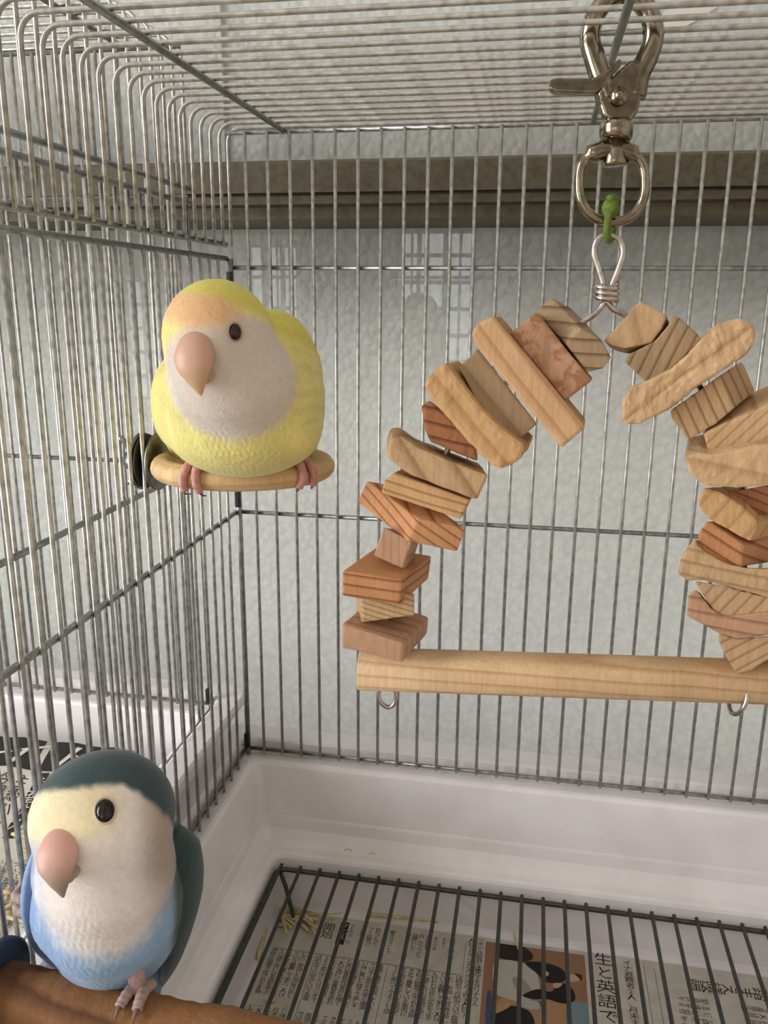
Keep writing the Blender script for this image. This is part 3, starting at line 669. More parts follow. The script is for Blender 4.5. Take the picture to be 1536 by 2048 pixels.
def make_eye(parent, off, field, px, rx, rz, mat, ringcol):
    p = field.hit(*px); n = field.normal(p)
    side = np.cross(n, (0, 0, 1)); side /= np.linalg.norm(side); up = np.cross(side, n)
    A = np.array([side, up, n])
    v, f = ellipsoid_geo(p-n*0.0004, (rx, rz, rx*0.75), A, 24, 16); mesh_obj('eye', v-off, f, mat, parent, True)
    lp_ = [p+n*0.0001+side*rx*1.12*math.cos(a)+up*rz*1.12*math.sin(a) for a in np.linspace(0, 2*math.pi, 28, endpoint=False)]
    tube('eye_ring', lp_, 0.00028, plain('eye_ring_skin', ringcol, 0.7), parent, 8, True, off)
def toe(pts, r0, r1, n=6):
    sp = smooth_path(pts, n); k = len(sp); u = np.linspace(0, 1, k)
    rad = r0+(r1-r0)*u+0.00012*np.sin(u*40)
    return tube_geo(sp, rad, 10)

def bird_frame(c):
    """the way the bird looks: towards the viewer in front of the cage door"""
    n_ = CAM-c; n_ = n_/np.linalg.norm(n_); up_ = _u-n_*(_u@n_); up_ /= np.linalg.norm(up_); r_ = np.cross(up_, n_); return r_, up_, n_
# ---- yellow bird
def Y3(x, y, Y): return onY(x, y, Y)
def mm(*a): return np.array(a)*0.001
yp = [(Y3(485, 812, -0.140), mm(31.5, 30, 27), None), (Y3(436, 674, -0.166), mm(19.8, 21, 20.6), None), (Y3(462, 772, -0.161), mm(24.0, 20, 19), None),
      (Y3(490, 872, -0.146), mm(29, 24, 13.5), None), (Y3(563, 770, -0.136), mm(15, 20, 25), None), (Y3(352, 800, -0.138), mm(7, 16, 18), None),
      (Y3(540, 705, -0.138), mm(14, 16, 16), None)]
yf = Field(yp, 0.0095)
yorg = np.array([RC[0], RC[1]-RR, RC[2]+RT])
yb = thing('lovebird', 'yellow lovebird with a peach forehead and white face sitting on the wooden ring perch', 'bird', yorg)
V, Fc = surface(yf, Y3(478, 800, -0.146)); N = vnormals(V, Fc)
face_c = yp[1][0]; hd = V-face_c
yfwd = np.array([-0.42, -0.86, -0.28]); yfwd /= np.linalg.norm(yfwd)
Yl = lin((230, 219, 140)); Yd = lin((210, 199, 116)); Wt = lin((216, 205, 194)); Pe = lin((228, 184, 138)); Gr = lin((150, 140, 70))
nz = vnoise(V, 260, 3)[:, None]; nz2 = vnoise(V, 900, 9)[:, None]
fr_r, fr_u, fr_n = bird_frame(face_c); a_ = hd@fr_r*1000; b_ = hd@fr_u*1000; c_ = hd@fr_n*1000
cols = Yl*(1+0.05*nz)
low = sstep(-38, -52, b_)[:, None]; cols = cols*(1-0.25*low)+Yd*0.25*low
# white face and bib
bx = (a_-5.0)/np.where(a_ > 5, 24.5, 24.5); bz = (b_+13.0)/np.where(b_ > -13, 21.5, 24.0)
rr = np.sqrt(bx**2+bz**2)+np.clip((-c_+2)/16, 0, 3)**1.5+0.03*nz2[:, 0]
w_ = (1-sstep(0.90, 1.10, rr))[:, None]; cols = cols*(1-w_)+Wt*w_
# forehead peach
d = np.sqrt(((a_+6)/17)**2+((b_-9.5)/8.5)**2)+np.clip(-c_/12, 0, 3)+0.04*nz2[:, 0]
w_ = (1-sstep(0.45, 1.15, d))[:, None]; cols = cols*(1-w_)+Pe*w_
cr = sstep(13.0, 18.0, b_-0.25*c_+6+0.28*a_)[:, None]*(b_ > -4)[:, None]; cols = cols*(1-cr*0.85)+lin((214, 203, 88))*cr*0.85
# greenish wing coverts
k = (sstep(26, 30, a_)*(np.sin(b_*0.9+nz[:, 0]*2) > 0.3)*(b_ > -32)*0.12)[:, None]; cols = cols*(1-k)+Gr*k
isface_y = np.clip(1-rr, 0, 1); eyec = yf.hit(470, 663); d = np.linalg.norm(V-eyec, axis=1); k = ((1-sstep(0.002, 0.0055, d))*0.35)[:, None]; cols = cols*(1-k)+lin((150, 138, 128))*k
cols = np.clip(cols*(1+0.025*nz2), 0, 1)
V = V+N*(0.00016*vnoise(V*np.array([1, 1, 0.35]), 2600, 4)*(1-np.clip(isface_y*6, 0, 1)))[:, None]
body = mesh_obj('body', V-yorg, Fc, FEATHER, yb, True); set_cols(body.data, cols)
make_eye(yb, yorg, yf, (470, 664), 0.0021, 0.0027, EYE_B, (150, 136, 128))
bp = yf.hit(400, 704); fr_r, fr_u, fr_n = bird_frame(bp)
make_beak(yb, yorg, bp-fr_n*0.0042, fr_n-0.38*fr_r-0.10*fr_u, fr_u-0.10*fr_r, 1.0, (206, 164, 144), (214, 182, 140), (190, 158, 120), 1.28)
# wings, tail
def wing(parent, off, pts, rs, rn, side, col_a, col_b, name='wing', n=22, scallop=0.0):
    sp = smooth_path(pts, 8); q = np.linspace(0, len(pts)-1, len(sp)); u = np.arange(len(pts))
    v, f = tube_geo(sp, np.interp(q, u, rs)*0.001, n, False, side=side, rad2=np.interp(q, u, rn)*0.001)
    o = mesh_obj(name, v-off, f, FEATHER, parent, True)
    s = np.repeat(np.linspace(0, 1, len(sp)), n); ang = np.tile(np.arange(n), len(sp))
    band = 0.5+0.5*np.sin(s*60+2.2*np.cos(ang*2*math.pi/n*4)); k = np.clip(s*0.7+scallop*(band > 0.72), 0, 1)[:, None]
    set_cols(o.data, lin(col_a)*(1-k)+lin(col_b)*k); return v, f, o
wing(yb, yorg, [Y3(575, 672, -0.130), Y3(602, 735, -0.126), Y3(606, 810, -0.118), Y3(590, 880, -0.098), Y3(560, 930, -0.070)], (3, 7.0, 8.0, 6, 2), (8, 17, 18, 13, 4), (1, 0, 0), (230, 218, 120), (204, 198, 112), scallop=0.2)
wing(yb, yorg, [Y3(365, 680, -0.128), Y3(348, 740, -0.124), Y3(348, 820, -0.115), Y3(370, 890, -0.098), Y3(400, 930, -0.070)], (2, 4.5, 5.0, 4, 2), (8, 14, 15, 10, 4), (1, 0, 0), (230, 218, 120), (204, 198, 112), scallop=0.15)
wing(yb, yorg, [Y3(485, 845, -0.112), Y3(485, 868, -0.100), Y3(485, 888, -0.086), Y3(484, 900, -0.074)], (14, 12, 8, 3), (9, 5, 2.5, 1), (1, 0, 0), (224, 210, 96), (206, 196, 110), 'tail')
for px in (397, 596):
    # angle on the ring whose front point shows there
    best = min(np.linspace(math.pi, 2*math.pi, 400), key=lambda a: abs(768+F_PX*np.dot(RC+np.array([RR*math.cos(a), RR*math.sin(a), 0.0])-CAM, _r)/np.dot(RC+np.array([RR*math.cos(a), RR*math.sin(a), 0.0])-CAM, _f)-px))
    rad_ = np.array([math.cos(best), math.sin(best), 0]); tan = np.array([-math.sin(best), math.cos(best), 0]); cen = RC+rad_*RR+np.array([0, 0, 0.0012])
    gs = []; cl = []
    for s, sp_ in ((-1, 0.0019), (1, 0.0019)):
        rr_ = RT+0.0015
        pts = [cen+tan*s*sp_*(0.7+0.25*i)+rad_*rr_*math.sin(a)+np.array([0, 0, rr_*math.cos(a)]) for i, a in enumerate((-0.9, -0.2, 0.5, 1.1, 1.7, 2.3))]
        gs.append(toe(pts, 0.0021, 0.0016))
        e = pts[-1]; cl.append(tube_geo(smooth_path([e, e+np.array([0, 0, -0.0018])-rad_*0.001+tan*s*0.0006, e+np.array([0, 0, -0.0022])-rad_*0.0026+tan*0.0014], 5), np.linspace(0.0008, 0.0002, 11), 8))
    gs.append(tube_geo([cen+np.array([0, 0, RT+0.0008])-rad_*0.002, cen+np.array([0, 0, RT+0.007])-rad_*0.006], [0.0030, 0.0026], 12))
    v, f = join_geo(gs); ft = mesh_obj('foot', v-yorg, f, SKIN, yb, True)
    v, f = join_geo(cl); o = mesh_obj('claws', v-yorg, f, CLAW, ft, True)

# ---- blue bird
bpts = [(Y3(207, 1630, -0.252), mm(22.0, 22, 19.0), None), (Y3(210, 1735, -0.2505), mm(22.5, 21, 20), None), (Y3(218, 1825, -0.245), mm(22.5, 21, 19), None),
        (Y3(225, 1895, -0.240), mm(18, 17, 11), None), (Y3(300, 1780, -0.226), mm(13.5, 22, 26), None), (Y3(132, 1790, -0.240), mm(7, 15, 19), None)]
bf = Field(bpts, 0.008)
borg = np.array([0.050, pc[1], pc[2]+PR])
bb = thing('lovebird', 'blue lovebird with dark teal crown and white bib on the brown perch rod', 'bird', borg)
V, Fc = surface(bf, Y3(210, 1770, -0.242)); N = vnormals(V, Fc)
hc = bpts[0][0]; hd = V-hc
nz = vnoise(V, 260, 5)[:, None]; nz2 = vnoise(V, 900, 2)[:, None]
Bl = lin((140, 174, 208)); Tl = lin((58, 76, 84)); Cr = lin((240, 226, 188)); Wh = lin((240, 231, 226)); Ck = lin((170, 152, 138)); Dk = lin((40, 62, 62))
fr_r, fr_u, fr_n = bird_frame(hc); a_ = hd@fr_r*1000; b_ = hd@fr_u*1000; c_ = hd@fr_n*1000
z = V[:, 2]; x = V[:, 0]
cols = np.tile(Bl, (len(V), 1))*(1+0.06*nz)
k = sstep(-8, -17, a_+0.25*(b_+30))[:, None]*0.5; cols = cols*(1-k)+lin((134, 158, 208))*k
# white bib
rr = np.sqrt(((a_-1.5)/np.where(a_ > 1.5, 20.0, 23.0))**2+((b_+18)/np.where(b_ > -18, 40.0, 26.0))**2)+0.05*nz2[:, 0]
w_ = (1-sstep(0.72, 1.12, rr))[:, None]; cols = cols*(1-w_)+Wh*w_
# greyish cheek and flank
ck = sstep(6, 17, a_)*sstep(-36, -16, b_); ck = (ck*0.9)[:, None]; cols = cols*(1-ck)+Ck*ck
# cream forehead
d = np.sqrt(((a_+11)/18)**2+((b_-2)/10.5)**2)+0.04*nz2[:, 0]
w_ = (1-sstep(0.55, 1.15, d))[:, None]; cols = cols*(1-w_)+Cr*w_
# dark crown and nape
bnd = np.interp(a_, [-24, -10, 5.5, 11.3, 19, 24, 30], [9.0, 8.4, 8.2, 4.0, -3.0, -11, -30])
w_ = np.maximum(sstep(-1.3, 1.3, b_-bnd+0.6*nz2[:, 0])*(b_ > -25), sstep(2, -4, c_)*sstep(-14, -6, b_))[:, None]; cols = cols*(1-w_)+(Tl*(1+0.12*nz))*w_
k = (sstep(0.2, 0.9, nz[:, 0])*0.25)[:, None]*w_; cols = cols*(1-k)+lin((62, 92, 74))*k
# dark green back
w_ = (sstep(20.5, 24.5, a_)*(b_ < 0)*np.clip(sstep(8, 2, c_)+0.0, 0, 1))[:, None]; cols = cols*(1-w_)+Dk*w_
d = np.linalg.norm(V-bf.hit(210, 1620), axis=1); k = ((1-sstep(0.0026, 0.0050, d))*0.4)[:, None]; cols = cols*(1-k)+lin((226, 212, 196))*k
cols = np.clip(cols*(1+0.025*nz2), 0, 1)
V = V+N*(0.00013*vnoise(V*np.array([1, 1, 0.35]), 2600, 6)*sstep(-22, -34, b_))[:, None]
body = mesh_obj('body', V-borg, Fc, FEATHER, bb, True); set_cols(body.data, cols)
make_eye(bb, borg, bf, (210, 1621), 0.0026, 0.0033, EYE_D, (206, 192, 178))
bp = bf.hit(129, 1698); fr_r, fr_u, fr_n = bird_frame(bp)
make_beak(bb, borg, bp-fr_n*0.0040, fr_n-0.42*fr_r-0.08*fr_u, fr_u-0.06*fr_r, 0.86, (218, 170, 158), (150, 140, 122), (168, 152, 130), 1.25)
wing(bb, borg, [Y3(335, 1668, -0.222), Y3(362, 1730, -0.221), Y3(366, 1810, -0.219), Y3(348, 1890, -0.212), Y3(318, 1960, -0.200)], (3, 5.0, 5.5, 4.5, 2.5), (7, 14, 15, 12, 5), (1, 0, 0.1), (46, 68, 72), (32, 58, 55), scallop=0.25)
wing(bb, borg, [Y3(88, 1676, -0.240), Y3(76, 1730, -0.240), Y3(74, 1790, -0.238), Y3(92, 1860, -0.232), Y3(130, 1930, -0.218)], (1.5, 3.0, 3.6, 3.5, 2), (3, 7, 9, 8, 4), (1, 0, 0.1), (140, 166, 208), (124, 152, 200), scallop=0.2)
wing(bb, borg, [Y3(270, 1900, -0.222), Y3(280, 1960, -0.214), Y3(282, 2030, -0.204), Y3(280, 2100, -0.196)], (11, 9, 6, 2), (7, 4, 2, 1), (1, 0, 0), (78, 120, 150), (52, 92, 110), 'tail')
# foot on the rod
fx = onY(272, 1985, pc[1])[0]
gs = []; cl = []; cz = pc[2]-0.035*(fx-0.004); cyy = pc[1]-0.02*fx
for s in (-1, 1):
    rr_ = PR+0.0014; pts = [np.array([fx+s*0.0020*(0.7+0.2*i), cyy-rr_*math.sin(a), cz+rr_*math.cos(a)]) for i, a in enumerate((-0.9, -0.5, -0.15, 0.15, 0.42))]
    gs.append(toe(pts, 0.0022, 0.0017)); e = pts[-1]
    cl.append(tube_geo(smooth_path([e, e+np.array([0, -0.0020, -0.0006]), e+np.array([-0.0003, -0.0034, -0.0030])], 5), np.linspace(0.0010, 0.0002, 11), 8))
gs.append(tube_geo([(fx, cyy+0.003, cz+PR), (fx-0.004, cyy+0.008, cz+PR+0.010)], [0.0030, 0.0028], 12))
v, f = join_geo(gs); ft = mesh_obj('foot', v-borg, f, SKING, bb, True); v, f = join_geo(cl); mesh_obj('claws', v-borg, f, CLAW, ft, True)
# raised foot round a side wire
wy = -0.0188-PIT*1.007*round((0.2361-0.0188)/(PIT*1.007)); wz = onX(40, 1812, 0)[2]
gs = []; cl = []
for k, dz in enumerate((0.0024, -0.0024)):
    pts = [np.array([0.0075, wy, wz+dz*0.4]), np.array([0.0040, wy-0.0020, wz+dz]), np.array([0.0008, wy-0.0030, wz+dz*1.1]), np.array([-0.0022, wy-0.0022, wz+dz*1.1]), np.array([-0.0030, wy+0.0008, wz+dz*1.0])]
    gs.append(toe(pts, 0.0023, 0.0016)); e = pts[-1]; cl.append(tube_geo(smooth_path([e, e+np.array([0.0002, 0.0018, -0.0006]), e+np.array([0.0012, 0.0030, -0.0016])], 5), np.linspace(0.0008, 0.0002, 11), 8))
pts = [np.array([0.0075, wy, wz]), np.array([0.0036, wy+0.0026, wz]), np.array([0.0004, wy+0.0032, wz+0.0006])]; gs.append(toe(pts, 0.0022, 0.0015))
gs.append(tube_geo(smooth_path([np.array([0.0070, wy, wz]), np.array([0.0120, wy-0.001, wz-0.001]), np.array([0.0200, wy-0.002, wz-0.003])], 4), [0.0028]*9, 12))
v, f = join_geo(gs); ft = mesh_obj('foot', v-borg, f, SKING, bb, True); v, f = join_geo(cl); mesh_obj('claws', v-borg, f, CLAW, ft, True)

# ------------------------------------------------------------------ newspapers
_fc = bpy.data.curves.new('tmp_text', 'FONT')
def text_geo(s, size, vertical=False, shear=0.0, sx=1.0, space=1.0):
    c = bpy.data.curves.new('tmp_text', 'FONT'); c.body = '\n'.join(s) if vertical else s
    c.size = size; c.align_x = 'CENTER' if vertical else 'LEFT'; c.space_line = space; c.shear = shear; c.resolution_u = 1
    c.fill_mode = 'FRONT'
    o = bpy.data.objects.new('tmp_text', c); C.objects.link(o)
    me = bpy.data.meshes.new_from_object(o.evaluated_get(bpy.context.evaluated_depsgraph_get()))
    V = np.array([v.co[:] for v in me.vertices]).reshape(-1, 3); Fc = [tuple(p.vertices) for p in me.polygons]
    bpy.data.objects.remove(o); bpy.data.curves.remove(c); bpy.data.meshes.remove(me)
    if len(V): V[:, 0] *= sx
    return V, Fc
def place_txt(V, org, ang):
    ca, sa = math.cos(ang), math.sin(ang)
    if not len(V): return V
    return np.column_stack([org[0]+V[:, 0]*ca-V[:, 1]*sa, org[1]+V[:, 0]*sa+V[:, 1]*ca, np.full(len(V), org[2])])
PZ = -0.0930
pool = ('学校の給食で出された米飯について担任の教諭は「もう少し食べてみよう」と話した。参加した児童は新しい味に驚いた様子で楽しそうに語り合い日本語を学ぶ二人が週に一度教室を訪れて交流を深めている県内では初めての試みという'
        '会場では本の展示や作家の講演も行われ市民らが足を止めた実行委員会は来月も開く予定で募集している案内によると高山さんはラジオで英語の番組を担当しているという避難して来た二人は月末まで滞在する見通しだ')
pos = [0]
def take(n):
    s = ''.join(pool[(pos[0]+i) % len(pool)] for i in range(n)); pos[0] += n; return s
np1 = thing('newspaper_sheet', 'grey newspaper sheet with printed columns and a photo lying under the grate', 'newspaper', (0.14, -0.12, PZ))
no = np.array([0.14, -0.12, PZ])
v, f = box_geo((0.0300, -0.300, PZ-0.0003), (0.2520, -0.0310, PZ+0.0001)); mesh_obj('sheet', np.array(v)-no, f, PAPER, np1)
A1 = 0.0; zt = PZ+0.00018
geo = []
def colm(s, x, y, size=0.0034, sp=0.82, ang=A1, sxx=1.15):
    V, Fc = text_geo(s, size, True, 0, sxx, sp)
    if len(V): geo.append((place_txt(V, (x, y, zt), ang), Fc))
heads = ['る。', '', '下エリア、ア', 'ト出展コー', 'フト出展コー', '気などなど', 'まる「本のトレ', '巻きスマートフ', '', '的に3000万', '目標にした', '日、クラウドフ', '実行委員', 'BOOK', 'FES', '読書を待ち客']
x0s = 0.0450
colx = [0.0455, 0.066, 0.0775, 0.0850, 0.0895, 0.0940, 0.0985, 0.1030, 0.1090, 0.1130, 0.1170, 0.1210, 0.1255, 0.1300, 0.1350, 0.1400]
for s, x in zip(heads, colx):
    if s: colm(s, x, -0.0385)
for x in np.arange(0.0360, 0.147, 0.0046):
    yy = -0.0660
    if abs(x-0.061) < 0.0024 or abs(x-0.1045) < 0.0024: continue
    for _ in range(5):
        colm(take(12), x, yy); yy -= 0.0375
        yy -= 0.0035
colm('人目)とアンナマリアさん(同3人目)', 0.1515, -0.0365, 0.0040, 0.80, 0, 1.1)
colm('ーボール部員と談笑するタリナさん', 0.1570, -0.0350, 0.0040, 0.80, 0, 1.1)
colm('開始', 0.0635, -0.0430, 0.0072, 0.85, 0, 1.1)
colm('イナ避難者2人、月末ま', 0.2430, -0.0370, 0.0046, 0.92, 0, 1.2)
colm('生と英語で', 0.2292, -0.0390, 0.0102, 1.0, 0, 1.1)
for p0, p1 in (((0.061, -0.064), (0.0613, -0.29)), ((0.1045, -0.064), (0.1047, -0.29)), ((0.1480, -0.036), (0.1480, -0.29))):
    v, f = box_geo((p0[0], p1[1], zt-0.00002), (p0[0]+0.00022, p0[1], zt)); geo.append((np.array(v), f))
for i, xx in enumerate(np.arange(0.036, 0.147, 0.0012)):
    v, f = box_geo((xx, -0.0630, zt-0.00002), (xx+0.0006, -0.0624, zt)); geo.append((np.array(v), f))
v, f = join_geo(geo); o = mesh_obj('printed_text', v-no, f, INK, np1); o['kind'] = 'stuff'
box('black_title_box', (0.0700, -0.0530, zt-0.00002), (0.0752, -0.0345, zt+0.00002), INK, np1, 0, no)
V, Fc = text_geo('フエス', 0.0050, True, 0, 1.0, 0.95); mesh_obj('title_letters', place_txt(V, (0.0726, -0.0395, zt+0.00006), 0)-no, Fc, INKW, np1)
# the press photo, flat print built from coloured areas
PX0, PX1, PY0, PY1 = 0.1600, 0.2185, -0.120, -0.0340
def flat(name, pts, col, dz):
    m = plain('print_%s_%d' % (name, len(np1.children)), col, 0.85)
    return mesh_obj(name, np.array([(x, y, zt+dz) for x, y in pts])-no, [tuple(range(len(pts)))], m, np1)
def pxs(pts):
    P = np.array([(x, y, 0.0) for x, y in pts]); n_ = len(P)
    sp_ = smooth_path(np.vstack([P[-1:], P, P[:2]]), 5)[5:5+5*n_]
    return [tuple(onZ(x, y, zt)[:2]) for x, y, _ in sp_]
flat('photo_ground', [(PX0, PY0), (PX1, PY0), (PX1, PY1), (PX0, PY1)], (150, 112, 84), 0.00001)
def crp(*pts): return pxs([(x/2.415+900, y/2.415+1660) for x, y in pts])
for lay, (col, pts) in enumerate((
    ((176, 136, 100), ((215, 830), (420, 790), (560, 840), (570, 960), (215, 960))), ((46, 34, 28), ((232, 545), (320, 545), (395, 595), (392, 628), (330, 638), (232, 612))),
    ((98, 70, 48), ((250, 520), (330, 535), (330, 552), (240, 548))), ((190, 184, 174), ((216, 640), (320, 634), (396, 668), (428, 720), (426, 796), (350, 828), (280, 816), (216, 780))),
    ((152, 146, 138), ((300, 720), (350, 716), (400, 790), (340, 800))), ((34, 28, 30), ((362, 642), (450, 640), (538, 670), (560, 716), (520, 742), (452, 730), (428, 700))),
    ((186, 180, 172), ((445, 676), (476, 690), (470, 706), (446, 700))), ((198, 168, 146), ((572, 702), (622, 698), (634, 722), (596, 734), (572, 724))), ((58, 40, 32), ((600, 694), (636, 702), (634, 730), (622, 716))),
    ((36, 28, 26), ((412, 510), (470, 502), (508, 522), (498, 552), (442, 556))), ((192, 186, 178), ((470, 514), (486, 516), (486, 540), (474, 540))), ((66, 46, 36), ((524, 520), (598, 522), (614, 542), (560, 552), (524, 542))),
    ((176, 140, 116), ((562, 532), (596, 536), (590, 550), (562, 548))), ((30, 22, 20), ((352, 800), (420, 770), (488, 782), (522, 746), (568, 748), (602, 790), (598, 828), (540, 838), (470, 818), (400, 818))),
    ((196, 166, 138), ((498, 742), (540, 742), (530, 760), (506, 764))), ((38, 32, 34), ((212, 862), (300, 850), (388, 882), (394, 960), (212, 960))), ((182, 144, 112), ((206, 856), (272, 830), (290, 852), (218, 888))),
    ((70, 112, 100), ((420, 828), (444, 832), (450, 852), (424, 850))), ((180, 176, 170), ((330, 826), (420, 830), (430, 868), (360, 860))), ((118, 142, 146), ((570, 842), (690, 850), (694, 960), (574, 960))), ((70, 80, 118), ((178, 800), (198, 790), (196, 960), (172, 960))))):
    flat('photo_shape', [(min(max(x, PX0), PX1), min(max(y, PY0), PY1)) for x, y in crp(*pts)], col, 0.00002+0.000012*lay)
# second sheet, turned a quarter
np2 = thing('newspaper_sheet', 'newspaper sheet printed sideways with a bold headline, beside the press photo under the grate', 'newspaper', (0.29, -0.12, PZ))
n2 = np.array([0.29, -0.12, PZ]); geo = []
v, f = box_geo((0.2526, -0.300, PZ-0.0003), (0.3500, -0.0310, PZ+0.0001)); mesh_obj('sheet', np.array(v)-n2, f, PAPER, np2)
colm(['10', '号', '踏', 'ま', 'え', '議', '論'], 0.3280, -0.0450, 0.0092, 0.90, -math.pi/2, 1.05)
for yy in np.arange(-0.0560, -0.110, -0.0046):
    colm(take(16), 0.3440, yy, 0.0034, 0.82, -math.pi/2, 1.15); colm(take(6), 0.282, yy, 0.0034, 0.82, -math.pi/2, 1.15)
for yy in np.arange(-0.116, -0.22, -0.0046): colm(take(24), 0.3440, yy, 0.0034, 0.82, -math.pi/2, 1.15)
colm(take(10), 0.3440, -0.0365, 0.0030, 0.82, -math.pi/2, 1.1)
v, f = box_geo((0.2580, -0.29, zt-0.00002), (0.2582, -0.036, zt)); geo.append((np.array(v), f))
v, f = join_geo(geo); o = mesh_obj('printed_text', v-n2, f, INK, np2); o['kind'] = 'stuff'
v, f = box_geo((0.268, -0.113, zt), (0.300, -0.096, zt+0.00002)); mesh_obj('dark_picture', np.array(v)-n2, f, plain('print_dark_picture', (84, 64, 52), 0.85), np2)
# newspaper in the second cage: rises against the tray wall
OXB = -0.0245-WID
NBH = onY(60, 1478, -0.034)[2]-(0.0290-0.0928)
def np3pt(u, t_):     # u along X, t_ from back edge towards the viewer
    y = -0.034-t_*0.33; z = 0.0290-0.0928+NBH*max(0.0, 1-t_/0.75)**1.6+0.0008*math.sin(u*60)
    return np.array([OXB+0.036+u*(WID-0.072), y, z])
nu, nv_ = 24, 30
V = [np3pt(i/nu, j/nv_) for j in range(nv_+1) for i in range(nu+1)]
Fc = [(j*(nu+1)+i, (j+1)*(nu+1)+i, (j+1)*(nu+1)+i+1, j*(nu+1)+i+1) for j in range(nv_) for i in range(nu)]
n3 = np3pt(0.5, 1.0)
np3 = thing('newspaper_sheet', 'newspaper with a bold white-on-black headline curling up in the tray of the other cage', 'newspaper', n3)
sh = mesh_obj('sheet', np.array(V)-n3, Fc, PAPER, np3, True)
md = sh.modifiers.new('thickness', 'SOLIDIFY'); md.thickness = 0.0003; md.offset = -1
def drape(V, lift_):
    """lay flat geometry given in sheet coordinates (metres along x, metres from back edge) on the curled sheet"""
    out = []
    for x, y, _ in V:
        u = x/(WID-0.072); t_ = min(max(y/0.33, 0), 1); p = np3pt(u, t_); q = np3pt(u, min(t_+0.01, 1)); tg = q-p; nn = np.cross(tg, (1, 0, 0)); nn /= np.linalg.norm(nn)+1e-12
        if nn[2] < 0: nn = -nn
        out.append(p+nn*lift_)
    return np.array(out)
def grid_patch(x0, x1, y0, y1, nx=12, ny=10):
    V = [(x0+(x1-x0)*i/nx, y0+(y1-y0)*j/ny, 0) for j in range(ny+1) for i in range(nx+1)]
    return V, [(j*(nx+1)+i, (j+1)*(nx+1)+i, (j+1)*(nx+1)+i+1, j*(nx+1)+i+1) for j in range(ny) for i in range(nx)]
V, Fc = grid_patch(0.02, 0.300, 0.000, 0.019, 30, 8); mesh_obj('headline_band', drape(V, 0.0003)-n3, Fc, INK, np3, True)
V, Fc = text_geo('パリのイト', 0.024, False, 0.30, 1.55)
V[:, 0] = V[:, 0]-V[:, 0].max()+0.288; V[:, 1] = (V[:, 1].max()-V[:, 1])*0.72+0.002
mesh_obj('headline_letters', drape(V, 0.0006)-n3, Fc, INKW, np3)
geo = []; k = 0
for x in np.arange(0.060, 0.300, 0.0105):
    V, Fc = grid_patch(x-0.0046, x+0.0046, 0.0200, 0.0600, 2, 8)
    if k % 4 == 3: mesh_obj('column_box', drape(V, 0.0003)-n3, Fc, INK, np3, True)
    V, Fc = text_geo(['主級バリ', '待望サク', '女性海外', '本号特集', '新生活術', '今週末に'][k % 6], 0.0092, True, 0, 1.0, 0.90); k += 1
    if len(V):
        V[:, 1] = 0.0300-V[:, 1]; V[:, 0] += x
        if k % 4 == 0: mesh_obj('column_letters', drape(V, 0.0006)-n3, Fc, INKW, np3)
        else: geo.append((drape(V, 0.0006), Fc))
v, f = join_geo(geo); mesh_obj('sub_headline_letters', v-n3, f, INK, np3)['kind'] = 'stuff'
geo = []
for x in np.arange(0.03, 0.30, 0.0048):
    for y in (0.075, 0.115, 0.155):
        V, Fc = text_geo(take(11), 0.0036, True, 0, 1.15, 0.82)
        if len(V): V[:, 1] = y-V[:, 1]; V[:, 0] += x; geo.append((drape(V, 0.0005), Fc))
v, f = join_geo(geo); mesh_obj('printed_text', v-n3, f, INK, np3)['kind'] = 'stuff'

# ------------------------------------------------------------------ hay
def straw(a, b_, r_, label, group, bend=0.0):
    a, b_ = np.asarray(a, float), np.asarray(b_, float); m_ = (a+b_)/2+np.array([0, 0, bend])+rng.normal(0, 0.0006, 3)*np.array([1, 1, 0])
    v, f = tube_geo(smooth_path([a, m_, b_], 4), np.array([0.7, 0.9, 1, 1, 1, 1, 1, 0.9, 0.7])*r_, 7, side=(0, 0, 1), rad2=None)
    o = mesh_obj('hay_stem', v, f, STRAW, None, True, (a+b_)/2)
    return tag(o, label, 'hay', group)
zs = PZ+0.0014
straw(onZ(738, 1829, zs+0.0006), onZ(905, 1846, zs+0.0006), 0.0015, 'thick yellow hay stem lying along the back edge of the newspaper', None, 0.0004)
straw(onZ(905, 1847, zs), onZ(1010, 1862, zs), 0.0007, 'thin hay stem continuing the thick one along the back tray wall', None, 0.0004)
straw(onZ(1122, 1876, zs), onZ(1182, 1886, zs), 0.0006, 'thin hay wisp at the top edge of the press photo', None, 0.0003)
straw(onZ(1022, 1850, zs), onZ(1042, 1912, zs), 0.0006, 'pale hay stem lying across the press photo', None, 0.0003)
straw(onZ(533, 1848, zs), onZ(516, 1918, zs), 0.0016, 'broad flat hay stem lying lengthways in the tray corner', None, 0.0003)
gcen = onZ(590, 1826, zs)
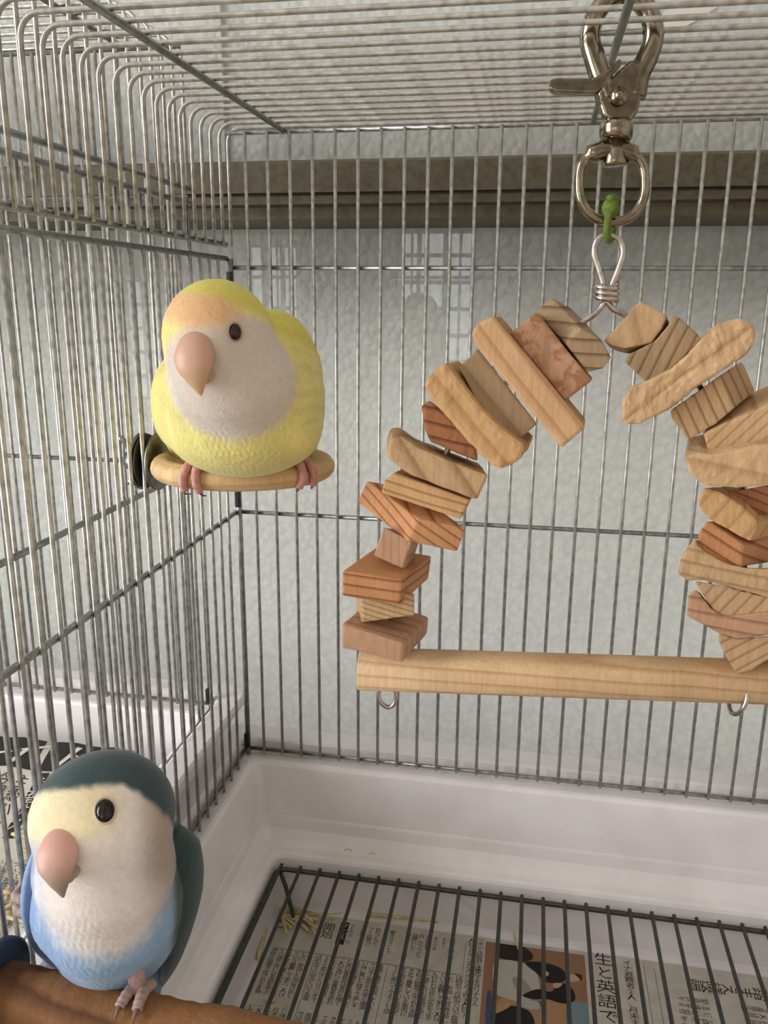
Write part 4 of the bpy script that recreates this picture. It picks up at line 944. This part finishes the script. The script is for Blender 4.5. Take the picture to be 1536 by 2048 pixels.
for i in range(26):
    a = rng.uniform(-0.6, 0.5) if i % 3 else rng.uniform(0, 6.28); l = rng.uniform(0.008, 0.030)
    c = gcen+np.array([rng.normal(0, 0.010), rng.uniform(-0.012, 0.002), 0.0006+0.0007*(i//6)])
    d = np.array([math.cos(a)*l/2, math.sin(a)*l/2, 0]); a0 = c-d; a1 = c+d
    for q in (a0, a1): q[0] = max(q[0], 0.0312); q[1] = min(q[1], -0.0315)
    straw(a0, a1, rng.uniform(0.0004, 0.0012), 'dry hay stem in the small heap at the tray corner beside the grate foot', 'hay heap in the tray corner', rng.uniform(0, 0.001))
for i in range(12):
    c = np.array([rng.uniform(0.036, 0.060), rng.uniform(-0.135, -0.055), zs]); a = rng.uniform(0, 6.28); l = rng.uniform(0.003, 0.009)
    d = np.array([math.cos(a)*l/2, math.sin(a)*l/2, 0]); straw(c-d, c+d, rng.uniform(0.0004, 0.0008), 'short hay fragment scattered on the newspaper along the tray wall', 'hay fragments on the newspaper')
for i in range(26):
    u = rng.uniform(0.80, 0.95); t_ = rng.uniform(0.17, 0.34); c = np3pt(u, t_)+np.array([0, 0, 0.0016+0.0006*(i % 4)]); a = rng.uniform(0, 6.28); l = rng.uniform(0.010, 0.028)
    d = np.array([math.cos(a)*l/2, math.sin(a)*l/2*0.6, 0])
    straw(c-d, c+d, rng.uniform(0.0006, 0.0016), 'loose yellow hay stem on the headline newspaper in the other cage', 'hay in the other cage', 0.0006)
for px, py, nm in ((697, 1702, 'yellow dried food smear on the tray wall, ring shaped'), (745, 1710, 'pale yellow dried food smear on the tray wall beside the ring shaped one')):
    p = onY(px, py, -0.0170)
    g = smooth_path([p+np.array([0.0022*math.cos(a)*(1+0.2*math.sin(3*a)), 0, 0.0014*math.sin(a)]) for a in np.linspace(0, 6.0, 8)], 4)
    tag(tube('food_smear', g, 0.00028, STRAW), nm, 'stain')
sp = onY(956, 1646, -0.0078); v, f = ellipsoid_geo(sp, (0.0006, 0.0005, 0.0007), None, 10, 8); tag(mesh_obj('dark_speck', v, f, plain('speck', (60, 30, 20), 0.8), None, True), 'tiny dark brown speck on the white back wall of the tray', 'speck')
